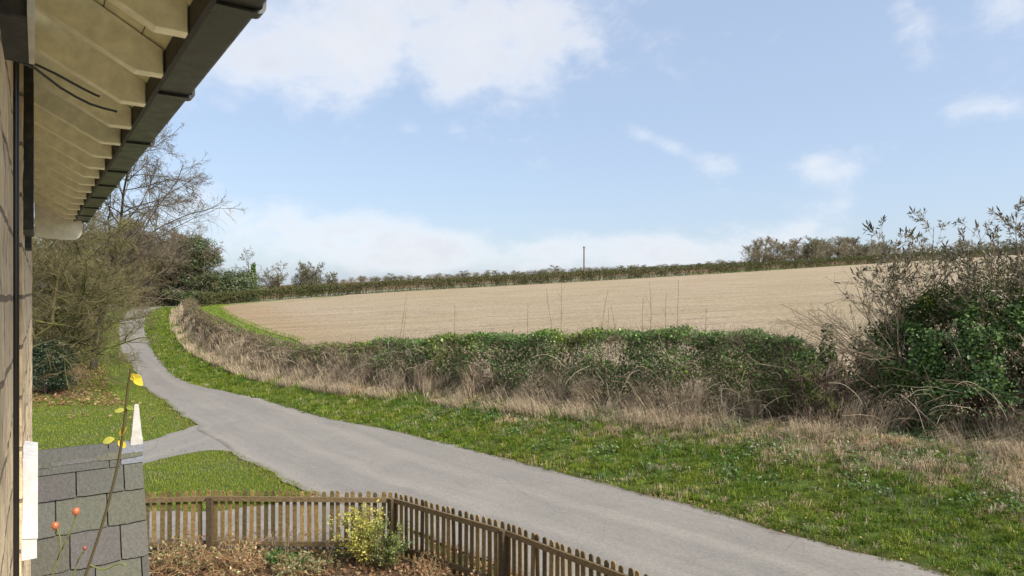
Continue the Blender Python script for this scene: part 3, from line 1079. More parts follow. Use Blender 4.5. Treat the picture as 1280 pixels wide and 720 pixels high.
# ------------------------------------------------------------------ picket fence
fence = empty('picket_fence', (-2.1, 12.1, 0))
tag(fence, 'brown round-topped picket fence bending along the garden beside the road', 'fence')
FP = [(-9.6, 11.5), (-7.5, 12.02), (-5.42, 12.25), (-2.12, 12.14), (-.11, 10.52), (1.55, 8.75), (3.2, 6.9)]
PK = [(.185, .122, .050), (.150, .103, .046), (.215, .150, .065), (.112, .082, .040)]
for k in range(len(FP) - 1):
    a, b = np.array([*FP[k], 0.]), np.array([*FP[k + 1], 0.])
    L = np.linalg.norm(b - a); d = (b - a) / L; nrm = np.array([-d[1], d[0], 0])      # nrm points to the road
    # post at the start of the run, on the garden side
    mb = MB()
    mb.prism([(-.05, -.05), (.05, -.05), (.05, .05), (-.05, .05)], a - nrm * .045, d, nrm, Z_, -.2, 1.04, np.array((.075, .055, .032)), .006)
    mb.build('post', M_WOOD, fence)
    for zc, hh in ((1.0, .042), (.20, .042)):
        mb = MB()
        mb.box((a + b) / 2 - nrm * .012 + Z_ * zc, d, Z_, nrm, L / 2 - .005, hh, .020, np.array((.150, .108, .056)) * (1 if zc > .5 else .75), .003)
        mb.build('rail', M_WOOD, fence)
    n = int(round(L / .131))
    for i in range(n):
        c = a + d * ((i + .5) * L / n) + nrm * .023
        if c[0] > 2.6 or c[0] < -8.2: continue
        hw = .036 + rng.uniform(-.001, .002)
        top = 1.14 + rng.uniform(-.014, .012)
        th = np.linspace(0, np.pi, 9)
        poly = [(-hw, .05), (hw, .05)] + [(hw * math.cos(t), top - hw + hw * math.sin(t)) for t in th]
        tilt = rng.normal(0, .011)
        mb = MB()
        mb.prism(poly, c, unit(d + Z_ * tilt), unit(Z_ - d * tilt), nrm, -.010, .010, pick(PK, 1)[0] * np.array((1, 1.02, 1)), .002)
        mb.build('picket', M_WOOD, fence)


# ------------------------------------------------------------------ hedges
def along_curve(P, s):
    c = np.concatenate([[0], np.cumsum(np.linalg.norm(np.diff(P, axis=0), axis=1))])
    x, y = np.interp(s, c, P[:, 0]), np.interp(s, c, P[:, 1])
    T = unit(np.gradient(P, axis=0))
    tx, ty = np.interp(s, c, T[:, 0]), np.interp(s, c, T[:, 1])
    t = unit(np.stack([tx, ty], 1))
    return np.stack([x, y], 1), t, np.stack([t[:, 1], -t[:, 0]], 1), c[-1]


IVY = [(.060, .125, .024), (.090, .180, .032), (.135, .245, .046), (.19, .28, .066), (.050, .092, .024)]
IVY_P = [.28, .28, .22, .1, .12]
TWIG = [(.150, .115, .078), (.200, .155, .105), (.110, .085, .058), (.240, .195, .140)]
TAN = [(.44, .36, .25), (.37, .30, .20), (.50, .42, .30), (.32, .25, .17), (.40, .31, .215)]
OLIVE = [(.085, .078, .035), (.110, .098, .045), (.070, .060, .030)]


def s_of(P, x):
    """arc length at which the curve reaches world x (curve runs right to left)"""
    c = np.concatenate([[0], np.cumsum(np.linalg.norm(np.diff(P, axis=0), axis=1))])
    return float(np.interp(-x, -P[:, 0], c))


HN = HEDGE_NEAR
S0, S1 = s_of(HN, 9.4), s_of(HN, -46.2)


def hedge_h(xw):
    """height of the near hedge above ground as it runs from right (x=9) to left"""
    return np.interp(xw, [-46, -38, -30, -22, -17, -13.5, -9, -5, -1, 3, 5.5, 7.2, 8.2, 9.0], [1.4, 1.35, 1.35, 1.4, 1.2, 1.1, 1.25, 1.7, 2.0, 2.3, 2.45, 2.4, 2.3, 1.75])


def ivyness(xw):
    return np.interp(xw, [-46, -20, -12, -7, -4, 0, 8, 9], [.05, .06, .10, .35, .85, 1.0, 1.0, .9])


hedge = empty('roadside_hedge', (*HN[len(HN) // 3], 0.5))
tag(hedge, 'long clipped hedge with ivy and dry twigs along the far side of the road', 'hedge')


def hedge_points(n, shell_lo=.0, lowcut=0.0):
    """points in the body of the near hedge, denser where the camera is near"""
    u = rng.uniform(0, 1, n) ** 1.9
    s = S0 + (S1 - S0) * u
    p, t, nr_, _ = along_curve(HN, s)
    hh = hedge_h(p[:, 0]) * (1 + (fbm(np.column_stack([s * .8, s * 0]), 41) - .5) * .22)
    topk = rng.uniform(0, 1, n) < .24
    zf = np.where(topk, rng.uniform(.88, 1.0, n), rng.uniform(0, 1, n))
    wv = np.interp(p[:, 0], [-40, -14, -6], [.58, .62, .80]) * (1 - .38 * zf ** 4) * (.72 + .28 * sstep(0, .35, zf))
    sg = np.where(rng.uniform(0, 1, n) < .72, -1., 1.)
    rad = np.sqrt(rng.uniform(shell_lo ** 2, 1, n))
    lump = .50 + 1.0 * fbm(np.column_stack([s * 1.25, zf * hh * 1.4, sg * 3]), 51)
    off = np.where(topk, rng.uniform(-1, 1, n) * wv * .9, sg * wv * rad * lump)
    z = zf * hh * np.where(topk, .94 + .12 * fbm(np.column_stack([s * 1.6, off * 2]), 53), 1.)
    th = off
    rag = (s - S0) < 1.5 * fbm(np.column_stack([zf * hh * 1.8, off * 2, s * 0]), 57) * (.35 + .9 * zf)
    p = np.where(rag[:, None], p + t * 1.6, p); s = np.where(rag, s + 1.6, s)
    XYp = p + nr_ * off[:, None]
    g = ground_z(p)
    return np.column_stack([XYp, g + np.maximum(z, .02)]), s, p[:, 0], th, z / hh, t, nr_


# leaves
pos, s, xw, th, zr, t, nr_ = hedge_points(230000, .6)
clump = fbm(np.column_stack([pos[:, 0] * .9, pos[:, 1] * .9, pos[:, 2] * 1.1]), 61)
keep = rng.uniform(0, 1, len(pos)) < ivyness(xw) * sstep(.33, .47, clump + .10 * (zr - .5) + .10 * (ivyness(xw) - .7)) * sstep(-.02, .40, zr + .25 * (clump - .5))
pos, xw, zr, nr2, cl = pos[keep], xw[keep], zr[keep], nr_[keep], clump[keep]
out = np.column_stack([-nr2 * .6, np.full(len(pos), .55)])
nrm = unit(out + rng.normal(0, .55, pos.shape))
ax = unit(np.cross(nrm, rand_dirs(len(pos))) + np.array([0, 0, -.4]))
big = np.clip(np.linalg.norm(pos[:, :2], axis=1) / 26, .8, 2)
hue = fbm(pos * .45, 63)
c = pick(IVY, len(pos), IVY_P)
c = mixc(c, c * np.array((1.5, 1.15, .8)), sstep(.5, .65, hue))
build_leaves('ivy', pos, ax, nrm, *(lambda k: (k, k * rng.uniform(.65, 1.0, len(pos))))(rng.lognormal(-2.68, .34, len(pos)) * big), c, M_LEAF, hedge)
# woody twigs
pos, s, xw, th, zr, t, nr_ = hedge_points(40000, .0)
d = np.column_stack([rng.normal(0, .5, (len(pos), 2)) - nr_ * .25, rng.uniform(.1, 1.1, len(pos))])
far_ = np.clip(np.linalg.norm(pos[:, :2], axis=1) / 30, .8, 3)
ptop = pos.copy()
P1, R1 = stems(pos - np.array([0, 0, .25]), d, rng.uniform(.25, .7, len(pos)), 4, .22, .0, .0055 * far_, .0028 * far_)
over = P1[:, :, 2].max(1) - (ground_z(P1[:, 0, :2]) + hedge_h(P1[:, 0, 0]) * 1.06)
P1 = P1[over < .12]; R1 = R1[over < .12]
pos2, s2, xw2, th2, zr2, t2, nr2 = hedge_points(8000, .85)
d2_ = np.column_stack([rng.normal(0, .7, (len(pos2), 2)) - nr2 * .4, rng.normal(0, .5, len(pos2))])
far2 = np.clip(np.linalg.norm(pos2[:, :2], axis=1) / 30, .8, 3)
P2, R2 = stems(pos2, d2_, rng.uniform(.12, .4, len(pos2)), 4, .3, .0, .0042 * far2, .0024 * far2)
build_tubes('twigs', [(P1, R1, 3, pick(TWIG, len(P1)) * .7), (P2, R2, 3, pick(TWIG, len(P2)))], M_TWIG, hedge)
# brown clipped dry leaves for the leafless western half
pos, s, xw, th, zr, t, nr_ = hedge_points(90000, .75)
k = rng.uniform(0, 1, len(pos)) < (1 - ivyness(xw)) * .8 + .07
pos, nr2 = pos[k], nr_[k]
big = np.clip(np.linalg.norm(pos[:, :2], axis=1) / 30, .8, 2.6)
build_leaves('dry_leaves', pos, rand_dirs(len(pos)), rand_dirs(len(pos)), rng.uniform(.05, .11, len(pos)) * big, rng.uniform(.02, .05, len(pos)) * big,
             pick([(.16, .125, .07), (.12, .10, .05), (.20, .155, .095), (.095, .10, .04)], len(pos)), M_GRASS, hedge)
# main stems inside
sx = np.arange(S0, S0 + 55, .28); p, t, nr_, _ = along_curve(HN, sx + rng.uniform(-.1, .1, len(sx)))
st = np.column_stack([p + rng.normal(0, .18, p.shape), ground_z(p) - .05])
P3, R3 = stems(st, np.column_stack([rng.normal(0, .22, (len(st), 2)), np.ones(len(st))]), hedge_h(p[:, 0]) * rng.uniform(.7, 1.0, len(st)), 6, .12, .0, .022, .008)
build_tubes('stems', [(P3, R3, 5, pick([(.13, .10, .07), (.18, .145, .10)], len(P3)))], M_BARK, hedge)

# uncut shoots standing above the hedge
shoots = [(497, 365), (700, 352), (690, 360), (748, 362), (812, 352), (842, 350), (838, 365), (800, 372), (660, 378), (505, 385), (570, 380), (756, 385), (880, 385), (770, 380)]
for i, (px, py) in enumerate(shoots):
    # find the point of the hedge that this column of the view meets
    dd = np.abs(HN[:, 0] / np.maximum(HN[:, 1], 1) - (px - 640) / F) + (HN[:, 1] < 5) * 9
    b = HN[np.argmin(dd)]
    hz = ground_z(b[None])[0]
    ztop = H - (py - HOR) / F * b[1]
    st = np.array([[b[0], b[1], hz + hedge_h(b[0]) * .6]])
    P, Rr = stems(st, np.array([[rng.normal(0, .05), 0, 1.]]), np.array([max(.5, ztop - st[0, 2])]), 8, .03, .02, .011, .004)
    Pb, Rb = branch(P, Rr, 5, .4, .95, 25, 8, .22, 4, .08, .05, .6, .004)
    build_tubes('shoot', [(P, Rr, 4, (.17, .12, .08)), (Pb, Rb, 3, (.19, .14, .09))], M_TWIG, hedge)

# ---- the far hedge on the skyline of the field
fh = empty('far_field_hedge', (*HEDGE_FAR[len(HEDGE_FAR) // 3], 5))
tag(fh, 'dark field hedge running along the far top edge of the bare field', 'hedge')
Lf = along_curve(HEDGE_FAR, np.array([0.]))[3]
nA = 80000
s = rng.uniform(0, 1, nA) ** 1.35 * Lf
p, t, nr_, _ = along_curve(HEDGE_FAR, s)
per = fbm(np.column_stack([s * .55, s * 0]), 71)                 # bushes along the row
hgt = 2.05 * (.85 + .3 * fbm(np.column_stack([s * .12, s * 0]), 73)) * np.where(p[:, 0] < -40, .9, 1)
zf = rng.uniform(0, 1, nA) ** .7
gap = (zf > .48) | (per > .52) | (rng.uniform(0, 1, nA) < .22)
off = rng.normal(0, .5, nA)
pos = np.column_stack([p + nr_ * off[:, None], ground_z(p) + zf * hgt * (1 - .12 * np.abs(off))])[gap]
d = np.column_stack([rng.normal(0, .35, (len(pos), 2)), rng.uniform(-.2, 1, len(pos))])
hl = build_leaves('foliage', pos, d, rand_dirs(len(pos)), rng.uniform(.18, .42, len(pos)), rng.uniform(.08, .2, len(pos)),
                  pick([(.075, .085, .030), (.10, .10, .042), (.060, .080, .028), (.13, .115, .06)], len(pos)), M_GRASS, fh)
sx = np.sort(rng.uniform(0, Lf, 1500)); p, t, nr_, _ = along_curve(HEDGE_FAR, sx)
st = np.column_stack([p + rng.normal(0, .25, p.shape), ground_z(p) - .1])
P3, R3 = stems(st, np.column_stack([rng.normal(0, .2, (len(st), 2)), np.ones(len(st))]), rng.uniform(1.3, 2.3, len(st)), 4, .12, 0, .045, .02)
build_tubes('stems', [(P3, R3, 3, (.085, .072, .042))], M_TWIG, fh)

# ------------------------------------------------------------------ grass and thatch of the verges (uncountable)
GREEN = [(.092, .150, .015), (.130, .196, .022), (.165, .225, .030), (.066, .112, .016), (.21, .235, .046)]


def scatter(x0, x1, y0, y1, dens):
    n = int((x1 - x0) * (y1 - y0) * dens)
    return np.column_stack([rng.uniform(x0, x1, n), rng.uniform(y0, y1, n)])


Vs, Ts, Cs, n0 = [], [], [], 0


def push(base, lean, ln, wd, c, droop=.3, tipcol=1.2):
    global n0
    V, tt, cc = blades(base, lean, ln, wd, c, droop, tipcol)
    Vs.append(V); Ts.append(tt + n0); Cs.append(cc); n0 += len(V)


def tufts(q_, k, rad):
    '''turn each point into a tussock of k blades: positions and outward leans'''
    n = len(q_)
    a = rng.uniform(0, 2 * np.pi, (n, k)); r_ = np.sqrt(rng.uniform(0, 1, (n, k)))
    o = np.stack([np.cos(a) * r_, np.sin(a) * r_], -1)
    p = (q_[:, None] + o * rad * rng.uniform(.5, 1.4, (n, 1, 1))).reshape(-1, 2)
    ln = np.concatenate([o.reshape(-1, 2) * rng.uniform(.3, 1.2, (n * k, 1)) + np.repeat(rng.normal(0, .3, (n, 2)), k, 0), np.zeros((n * k, 1))], 1)
    return p, ln


def lean_of(n, a=.35):
    th = rng.uniform(0, 2 * np.pi, n); m = rng.uniform(.1, 1, n) * a
    return np.column_stack([np.cos(th) * m, np.sin(th) * m, np.zeros(n)])


for (x0, x1, y0, y1, dens, sc) in ((-3, 15.5, 8, 24, 1000, 1.0), (-18, 0, 20, 37, 620, 1.25), (-30, -12, 34, 57, 300, 1.7), (-54, -24, 50, 104, 110, 2.6)):
    q_ = scatter(x0, x1, y0, y1, dens)
    tr = t_right(q_)
    m = (tr > -.12) & (tr < 5.2) & (np.abs(q_[:, 0]) < .8 * q_[:, 1] + 1)
    q_, tr = q_[m], tr[m]
    pn = fbm(q_ * 1.1, 81); pn2 = fbm(q_ * 3.1, 83); pn3 = fbm(q_ * .35, 85)
    dry = sstep(2.3, 4.6, tr + (pn - .5) * 3.5 + (pn3 - .5) * 2 - 1.2 * sstep(-12, -22, q_[:, 0]) + .15 * sstep(-4, 3, q_[:, 0]))
    kp = (rng.uniform(0, 1, len(q_)) < .35 + .9 * sstep(.3, .6, pn2)) & ~((tr < .35) & (rng.uniform(0, 1, len(q_)) < .6))
    q_, tr, dry, pn, pn2 = q_[kp], tr[kp], dry[kp], pn[kp], pn2[kp]
    isdry = rng.uniform(0, 1, len(q_)) < .03 + .62 * dry + .40 * sstep(.58, .70, fbm(q_ * 1.9, 89)) * sstep(-6, 4, q_[:, 0])
    c = np.where(isdry[:, None], pick(TAN, len(q_)) * .95, pick(GREEN, len(q_)))
    c = c * (1 + (pn - .5)[:, None] * np.array((1.3, .5, .3))) * (.72 + .56 * pn2)[:, None]
    ln = (.6 + .9 * sstep(.4, .7, fbm(q_ * 2.0, 87))) * (rng.uniform(.05, .13, len(q_)) * (.7 + pn2) * (1 + .5 * isdry)) * sc ** .6
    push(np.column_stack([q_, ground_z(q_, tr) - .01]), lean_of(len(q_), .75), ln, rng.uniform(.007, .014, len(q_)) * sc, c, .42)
    k_ = rng.uniform(0, 1, len(q_)) < .06
    qt, dt, pt_ = q_[k_], dry[k_], pn[k_]
    K = 16
    p_, l_ = tufts(qt, K, .085 * sc ** .7)
    hz_ = np.repeat(rng.uniform(.6, 1.5, len(qt)) * (1 + .5 * dt), K)
    ct = np.where((rng.uniform(0, 1, len(qt)) < .04 + .7 * dt)[:, None], pick(TAN, len(qt)), pick(GREEN, len(qt)) * np.where(rng.uniform(0, 1, (len(qt), 1)) < .3, .6, 1.1))
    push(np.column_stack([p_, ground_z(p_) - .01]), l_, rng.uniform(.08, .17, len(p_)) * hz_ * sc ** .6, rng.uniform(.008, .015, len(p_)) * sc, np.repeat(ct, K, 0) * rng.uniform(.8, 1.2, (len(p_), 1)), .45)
# turf on the house side of the road
for (x0, x1, y0, y1, dens, sc, hl_) in ((-13, -2, 11.9, 21, 950, 1.0, .8), (-30, -10, 17, 36, 420, 1.2, .8), (-50, -22, 34, 80, 60, 2.2, 1.2)):
    q_ = scatter(x0, x1, y0, y1, dens)
    tl = t_left(q_)
    pn = fbm(q_ * .8, 91); pn2 = fbm(q_ * 2.6, 93)
    woodk = sstep(1.6, 3.4, tl + (pn - .5) * 3) * sstep(29, 32.5, q_[:, 1] + (pn2 - .5) * 4)
    m = (tl > -.10) & (tl < 16) & (rng.uniform(0, 1, len(q_)) > woodk * .88) & ~in_poly(q_, DRIVE) & ~in_poly(q_, PATHP) & (q_[:, 1] > 12.42 - .02 * q_[:, 0])
    q_, pn, pn2, wk = q_[m], pn[m], pn2[m], woodk[m]
    isdry = rng.uniform(0, 1, len(q_)) < .04 + .4 * wk + .18 * sstep(.58, .78, pn)
    c = np.where(isdry[:, None], pick(TAN, len(q_)) * .8, pick(GREEN, len(q_)) * np.array((1.42, 1.25, 1.1)))
    push(np.column_stack([q_, ground_z(q_) - .01]), lean_of(len(q_), .6), rng.uniform(.05, .11, len(q_)) * (.6 + pn2) * sc ** .6 * hl_, rng.uniform(.006, .011, len(q_)) * sc, c, .35)
# green margin inside the field corner
q_ = scatter(-46, -14, 38, 108, 40)
dh, sg, _ = poly_dist(q_, HN[::4])
m = (sg > 0) & (dh < 4.4) & (dh > .6)
q_ = q_[m]
push(np.column_stack([q_, ground_z(q_)]), lean_of(len(q_), .5), rng.uniform(.15, .3, len(q_)), rng.uniform(.02, .04, len(q_)), pick(GREEN, len(q_)) * 1.15, .3)
tag(build('grass', np.concatenate(Vs), [np.concatenate(Ts)], M_GRASS, None, np.concatenate(Cs)), 'short green and yellowing grass on the road verges', 'grass', kind='stuff')

# bleached long grass slumped against the foot of the hedge
Vs, Ts, Cs, n0 = [], [], [], 0
n = 95000
u = rng.uniform(0, 1, n) ** 1.7
s = S0 - 4 + (S1 - S0 + 4) * u
p, t, nr_, _ = along_curve(HN, s)
xw = p[:, 0]
tuft = fbm(np.column_stack([s * .9, np.zeros(n)]), 101)
amount = np.interp(xw, [-46, -20, -14, -4, 0, 3, 9, 13], [.22, .35, 1.0, .95, .75, .5, .34, .10])
front = rng.uniform(-.55, 1.9, n)
k = (rng.uniform(0, 1, n) < amount * (.12 + 1.3 * sstep(.40, .62, tuft)))
p, t, nr_, xw, front, tuft, s = (a[k] for a in (p, t, nr_, xw, front, tuft, s))
n = len(p)
off = -(.62 + front * .75 + .1)
basexy = p + nr_ * off[:, None]
zb = ground_z(basexy)
climb = rng.uniform(0, 1, n) ** 1.6 * hedge_h(xw) * np.interp(xw, [-46, -14, -6, 0, 9], [.8, .85, .7, .48, .4]) * sstep(1.1, .2, front)
base = np.column_stack([basexy, zb + climb])
farf = np.clip(np.linalg.norm(p, axis=1) / 26, .8, 3)
lean = np.column_stack([-nr_ * rng.uniform(0, .7, n)[:, None] + t * (rng.normal(.35, .4, n) + 2.2 * (fbm(np.column_stack([s * .45, front]), 107) - .45))[:, None], rng.uniform(-.9, .25, n) * (climb > .3)])
ln = rng.uniform(.22, .62, n) * (.7 + .6 * tuft)
push(base, lean, ln, rng.uniform(.006, .014, n) * farf, pick(TAN, n) * (.75 + .5 * fbm(basexy * .7, 103))[:, None], .55, 1.1)
ns, kb = 210, 75
sc_ = S0 - 1 + rng.uniform(0, 1, ns) ** 1.25 * 52
sc_ = sc_[rng.uniform(0, 1, ns) < np.interp(along_curve(HN, sc_)[0][:, 0], [-40, -22, -13, -3, 2, 5, 9], [.25, .5, 1., 1., .5, .36, .25])]
ns = len(sc_)
p, t, nr_, _ = along_curve(HN, sc_)
b_ = p - nr_ * rng.uniform(.75, 1.35, ns)[:, None]
hh_ = hedge_h(p[:, 0])
far_ = np.clip(np.linalg.norm(p, axis=1) / 26, .8, 2)
rep_ = lambda a: np.repeat(a, kb, 0)
bx = rep_(b_) + rng.normal(0, .08, (ns * kb, 2)) + rep_(t) * rng.normal(0, .10, (ns * kb, 1))
dir_ = rep_(nr_ * rng.uniform(.05, .45, ns)[:, None] - t * rng.normal(.42, .5, ns)[:, None]) + rng.normal(0, .22, (ns * kb, 2))
push(np.column_stack([bx, ground_z(bx)]), np.column_stack([dir_, np.zeros(len(bx))]), rep_(hh_ * rng.uniform(.28, 1.0, ns)) * rng.uniform(.35, 1.05, len(bx)), rep_(far_) * rng.uniform(.006, .012, len(bx)),
     rep_(pick(TAN, ns) * 1.05) * rng.uniform(.7, 1.2, (len(bx), 1)), .12, 1.05)
tag(build('dead_grass', np.concatenate(Vs), [np.concatenate(Ts)], M_GRASS, None, np.concatenate(Cs)), 'bleached dead grass slumped along the foot of the hedge', 'dead grass', kind='stuff')

# pale dry bramble canes arching out of the hedge foot
n = 420
s = S0 - 3 + rng.uniform(0, 1, n) ** 1.2 * 42
p, t, nr_, _ = along_curve(HN, s)
hz = ground_z(p)
st = np.column_stack([p - nr_ * rng.uniform(.5, 1.0, n)[:, None], hz + rng.uniform(0, 1.4, n)])
d = np.column_stack([-nr_ * rng.uniform(.1, .8, n)[:, None] + t * rng.normal(.2, .7, n)[:, None], rng.uniform(-.2, 1.0, n)])
P, Rr = stems(st, d, rng.uniform(.5, 1.5, n), 8, .12, -.16, .008, .004)
gz = ground_z(P.reshape(-1, 3)[:, :2]).reshape(P.shape[:2])
P[:, :, 2] = np.maximum(P[:, :, 2], gz + .03)
tag(build_tubes('bramble_canes', [(P, Rr, 3, pick([(.33, .27, .19), (.26, .21, .15), (.40, .34, .26), (.20, .13, .09)], n))], M_TWIG),
    'pale dry bramble canes trailing from the foot of the roadside hedge', 'brambles', kind='stuff')

# broad-leaved weeds and low ivy at the hedge foot, right-hand end
n = 16000
s = S0 - 10 + rng.uniform(0, 1, n) * 24
p, t, nr_, _ = along_curve(HN, s)
off = rng.uniform(.5, 4.4, n)
xy = p - nr_ * off[:, None]
tr = t_right(xy)
cl = fbm(xy * 1.2, 111)
k = (tr > .3) & (rng.uniform(0, 1, n) < sstep(.45, .65, cl))
xy = xy[k]; n = len(xy)
pos = np.column_stack([xy, ground_z(xy) + rng.uniform(.02, .16, n)])
nrm = unit(np.array([0, -.3, 1]) + rng.normal(0, .45, (n, 3)))
tag(build_leaves('weed_leaves', pos, unit(np.cross(nrm, rand_dirs(n))), nrm, rng.uniform(.05, .12, n), rng.uniform(.03, .06, n),
                 pick([(.050, .105, .022), (.075, .140, .030), (.095, .16, .04), (.04, .08, .022)], n), M_LEAF), 'broad green weed leaves among the verge grass', 'weeds', kind='stuff')

# fallen leaves: verge edge, garden, wood floor
q1 = scatter(-2, 14, 8, 20, 40); tr = t_right(q1); cl = fbm(q1 * .9, 121)
q1 = q1[(tr > -.25) & (tr < 3.2) & ((cl > .62) | (np.abs(tr) < .2) | (rng.uniform(0, 1, len(q1)) < .12))]
q2 = scatter(-9, 3, 6.5, 13.4, 260); tl = t_left(q2); q2 = q2[(tl > -.15)]
q2 = q2[(q2[:, 1] < 12.3) | (rng.uniform(0, 1, len(q2)) < .28)]
q3 = scatter(-32, -14, 28, 46, 40); tl = t_left(q3); q3 = q3[(tl > 1.5)]
q4 = scatter(-20, -9, 17, 30, 4); q4 = q4[t_left(q4) > .2]
q_ = np.concatenate([q1, q2, q3, q4]); n = len(q_)
sc = np.where(q_[:, 1] > 25, 2, 1)
nrm = unit(np.array([0, 0, 1]) + rng.normal(0, .45, (n, 3)))
tag(build_leaves('fallen_leaves', np.column_stack([q_, ground_z(q_) + rng.uniform(.01, .07, n)]), unit(np.cross(nrm, rand_dirs(n))), nrm, rng.uniform(.04, .09, n) * sc, rng.uniform(.03, .06, n) * sc,
                 pick([(.20, .105, .055), (.26, .16, .085), (.15, .075, .045), (.32, .22, .12)], n), M_GRASS), 'brown fallen leaves on verge, garden bed and wood floor', 'fallen leaves', kind='stuff')


# ------------------------------------------------------------------ shrubs at the right-hand end of the hedge
def ivy_mass(name, label, cat, cen, half, top, n, seed, cols=IVY, probs=IVY_P, ang=-.72):
    """dense lumpy ivy thicket: cen (x,y), half-lengths (along, across), top height above ground"""
    root = empty(name, (*cen, float(ground_z(np.array([cen]))[0])))
    tag(root, label, cat)
    ca, sa = math.cos(ang), math.sin(ang)
    d = rand_dirs(n); d[:, 2] = np.abs(d[:, 2]) * np.where(rng.uniform(0, 1, n) < .9, 1, -.3)
    pw_ = np.sign(d) * np.abs(d) ** .75
    lump = .50 + .98 * fbm(d * 2.6 + 9, seed) + .22 * (fbm(d * 7 + 5, seed + 1) - .5)
    rad = rng.uniform(.70, 1.0, n) ** .6 * lump
    lx, ly, lz = pw_[:, 0] * half[0] * rad, pw_[:, 1] * half[1] * rad, pw_[:, 2] * top * rad
    pos = np.column_stack([cen[0] + lx * ca - ly * sa, cen[1] + lx * sa + ly * ca, np.zeros(n)])
    g = ground_z(pos[:, :2])
    pos[:, 2] = g + np.maximum(lz + .45, .05)
    cl = fbm(pos * 1.6, seed + 3)
    keep = rng.uniform(0, 1, n) < .05 + sstep(.43, .56, cl + .10 * d[:, 2])
    pos, d2, cl = pos[keep], d[keep], cl[keep]; m = len(pos)
    outw = np.column_stack([d2[:, 0] * ca - d2[:, 1] * sa, d2[:, 0] * sa + d2[:, 1] * ca, d2[:, 2] + .5])
    nrm = unit(outw + rng.normal(0, .5, (m, 3)))
    ax = unit(np.cross(nrm, rand_dirs(m)) + np.array([0, 0, -.4]))
    c = pick(cols, m, probs) * .70
    hue = fbm(pos * .7, seed + 6)
    c = mixc(c, c * np.array((1.6, 1.15, .9)), sstep(.52, .7, hue) * .8)
    build_leaves('leaves', pos, ax, nrm, *(lambda k: (k, k * rng.uniform(.65, 1.0, m)))(rng.lognormal(-2.66, .32, m)), c, M_LEAF, root)
    k = 60
    st = np.column_stack([cen[0] + (aa_ := np.clip(rng.normal(0, half[0] * .38, k), -half[0] * .7, half[0] * .7)) * ca, cen[1] + aa_ * sa, np.zeros(k)])
    st[:, :2] += np.clip(rng.normal(0, .22, (k, 2)), -.4, .4); st[:, 2] = ground_z(st[:, :2]) - .05
    P, Rr = stems(st, np.column_stack([rng.normal(0, .35, (k, 2)), np.ones(k)]), rng.uniform(.6, .95, k) * top, 8, .14, 0, .03, .01)
    P2, R2 = branch(P, Rr, 14, .15, 1, 55, 15, .32, 6, .16, 0, .5, .006)
    P3, R3 = branch(P2, R2, 3, .3, 1, 45, 15, .5, 4, .2, 0, .6, .004)
    build_tubes('stems', [(P, Rr, 5, pick(TWIG, k)), (P2, R2, 4, pick(TWIG, len(P2))), (P3, R3, 3, pick(TWIG, len(P3)))], M_BARK, root)
    return root


ivy_mass('ivy_thicket', 'tall dark green ivy thicket where the roadside hedge ends', 'bush', (13.0, 16.3), (4.1, 1.5), 3.15, 130000, 200)
ivy_mass('ivy_stump', 'narrow ivy covered stump in the thin gap of the hedge', 'bush', (8.75, 18.9), (.26, .26), 2.2, 1800, 210)
ivy_mass('ivy_stump', 'low rounded ivy clump between the stump and the thicket', 'bush', (9.35, 18.5), (.4, .3), 1.25, 1500, 220)


def twist_stem(xy, h, seed, label):
    root = empty('bare_thorn_stem', (*xy, float(ground_z(np.array([xy]))[0])))
    tag(root, label, 'shrub')
    st = np.array([[xy[0] + rng.normal(0, .1), xy[1], ground_z(np.array([xy]))[0] - .05] for _ in range(4)])
    P, Rr = stems(st, np.column_stack([rng.normal(0, .3, (4, 2)), np.ones(4)]), np.full(4, h), 9, .22, .06, .022, .007)
    P2, R2 = branch(P, Rr, 9, .35, 1, 50, 15, .4, 6, .2, .05, .6, .005)
    P3, R3 = branch(P2, R2, 5, .2, 1, 45, 15, .5, 5, .2, .0, .6, .004)
    build_tubes('trunk', [(P, Rr, 5, (.14, .105, .07))], M_BARK, root)
    build_tubes('twigs', [(P2, R2, 4, (.17, .13, .09)), (P3, R3, 3, (.19, .15, .10))], M_TWIG, root)


twist_stem((9.05, 19.1), 2.0, 1, 'crooked bare thorn stem beside the ivy covered stump')
twist_stem((9.9, 18.5), 2.3, 2, 'bare twiggy thorn shrub filling the gap beside the thicket')
twist_stem((10.3, 17.6), 1.5, 3, 'low tangle of bare stems at the foot of the thicket')


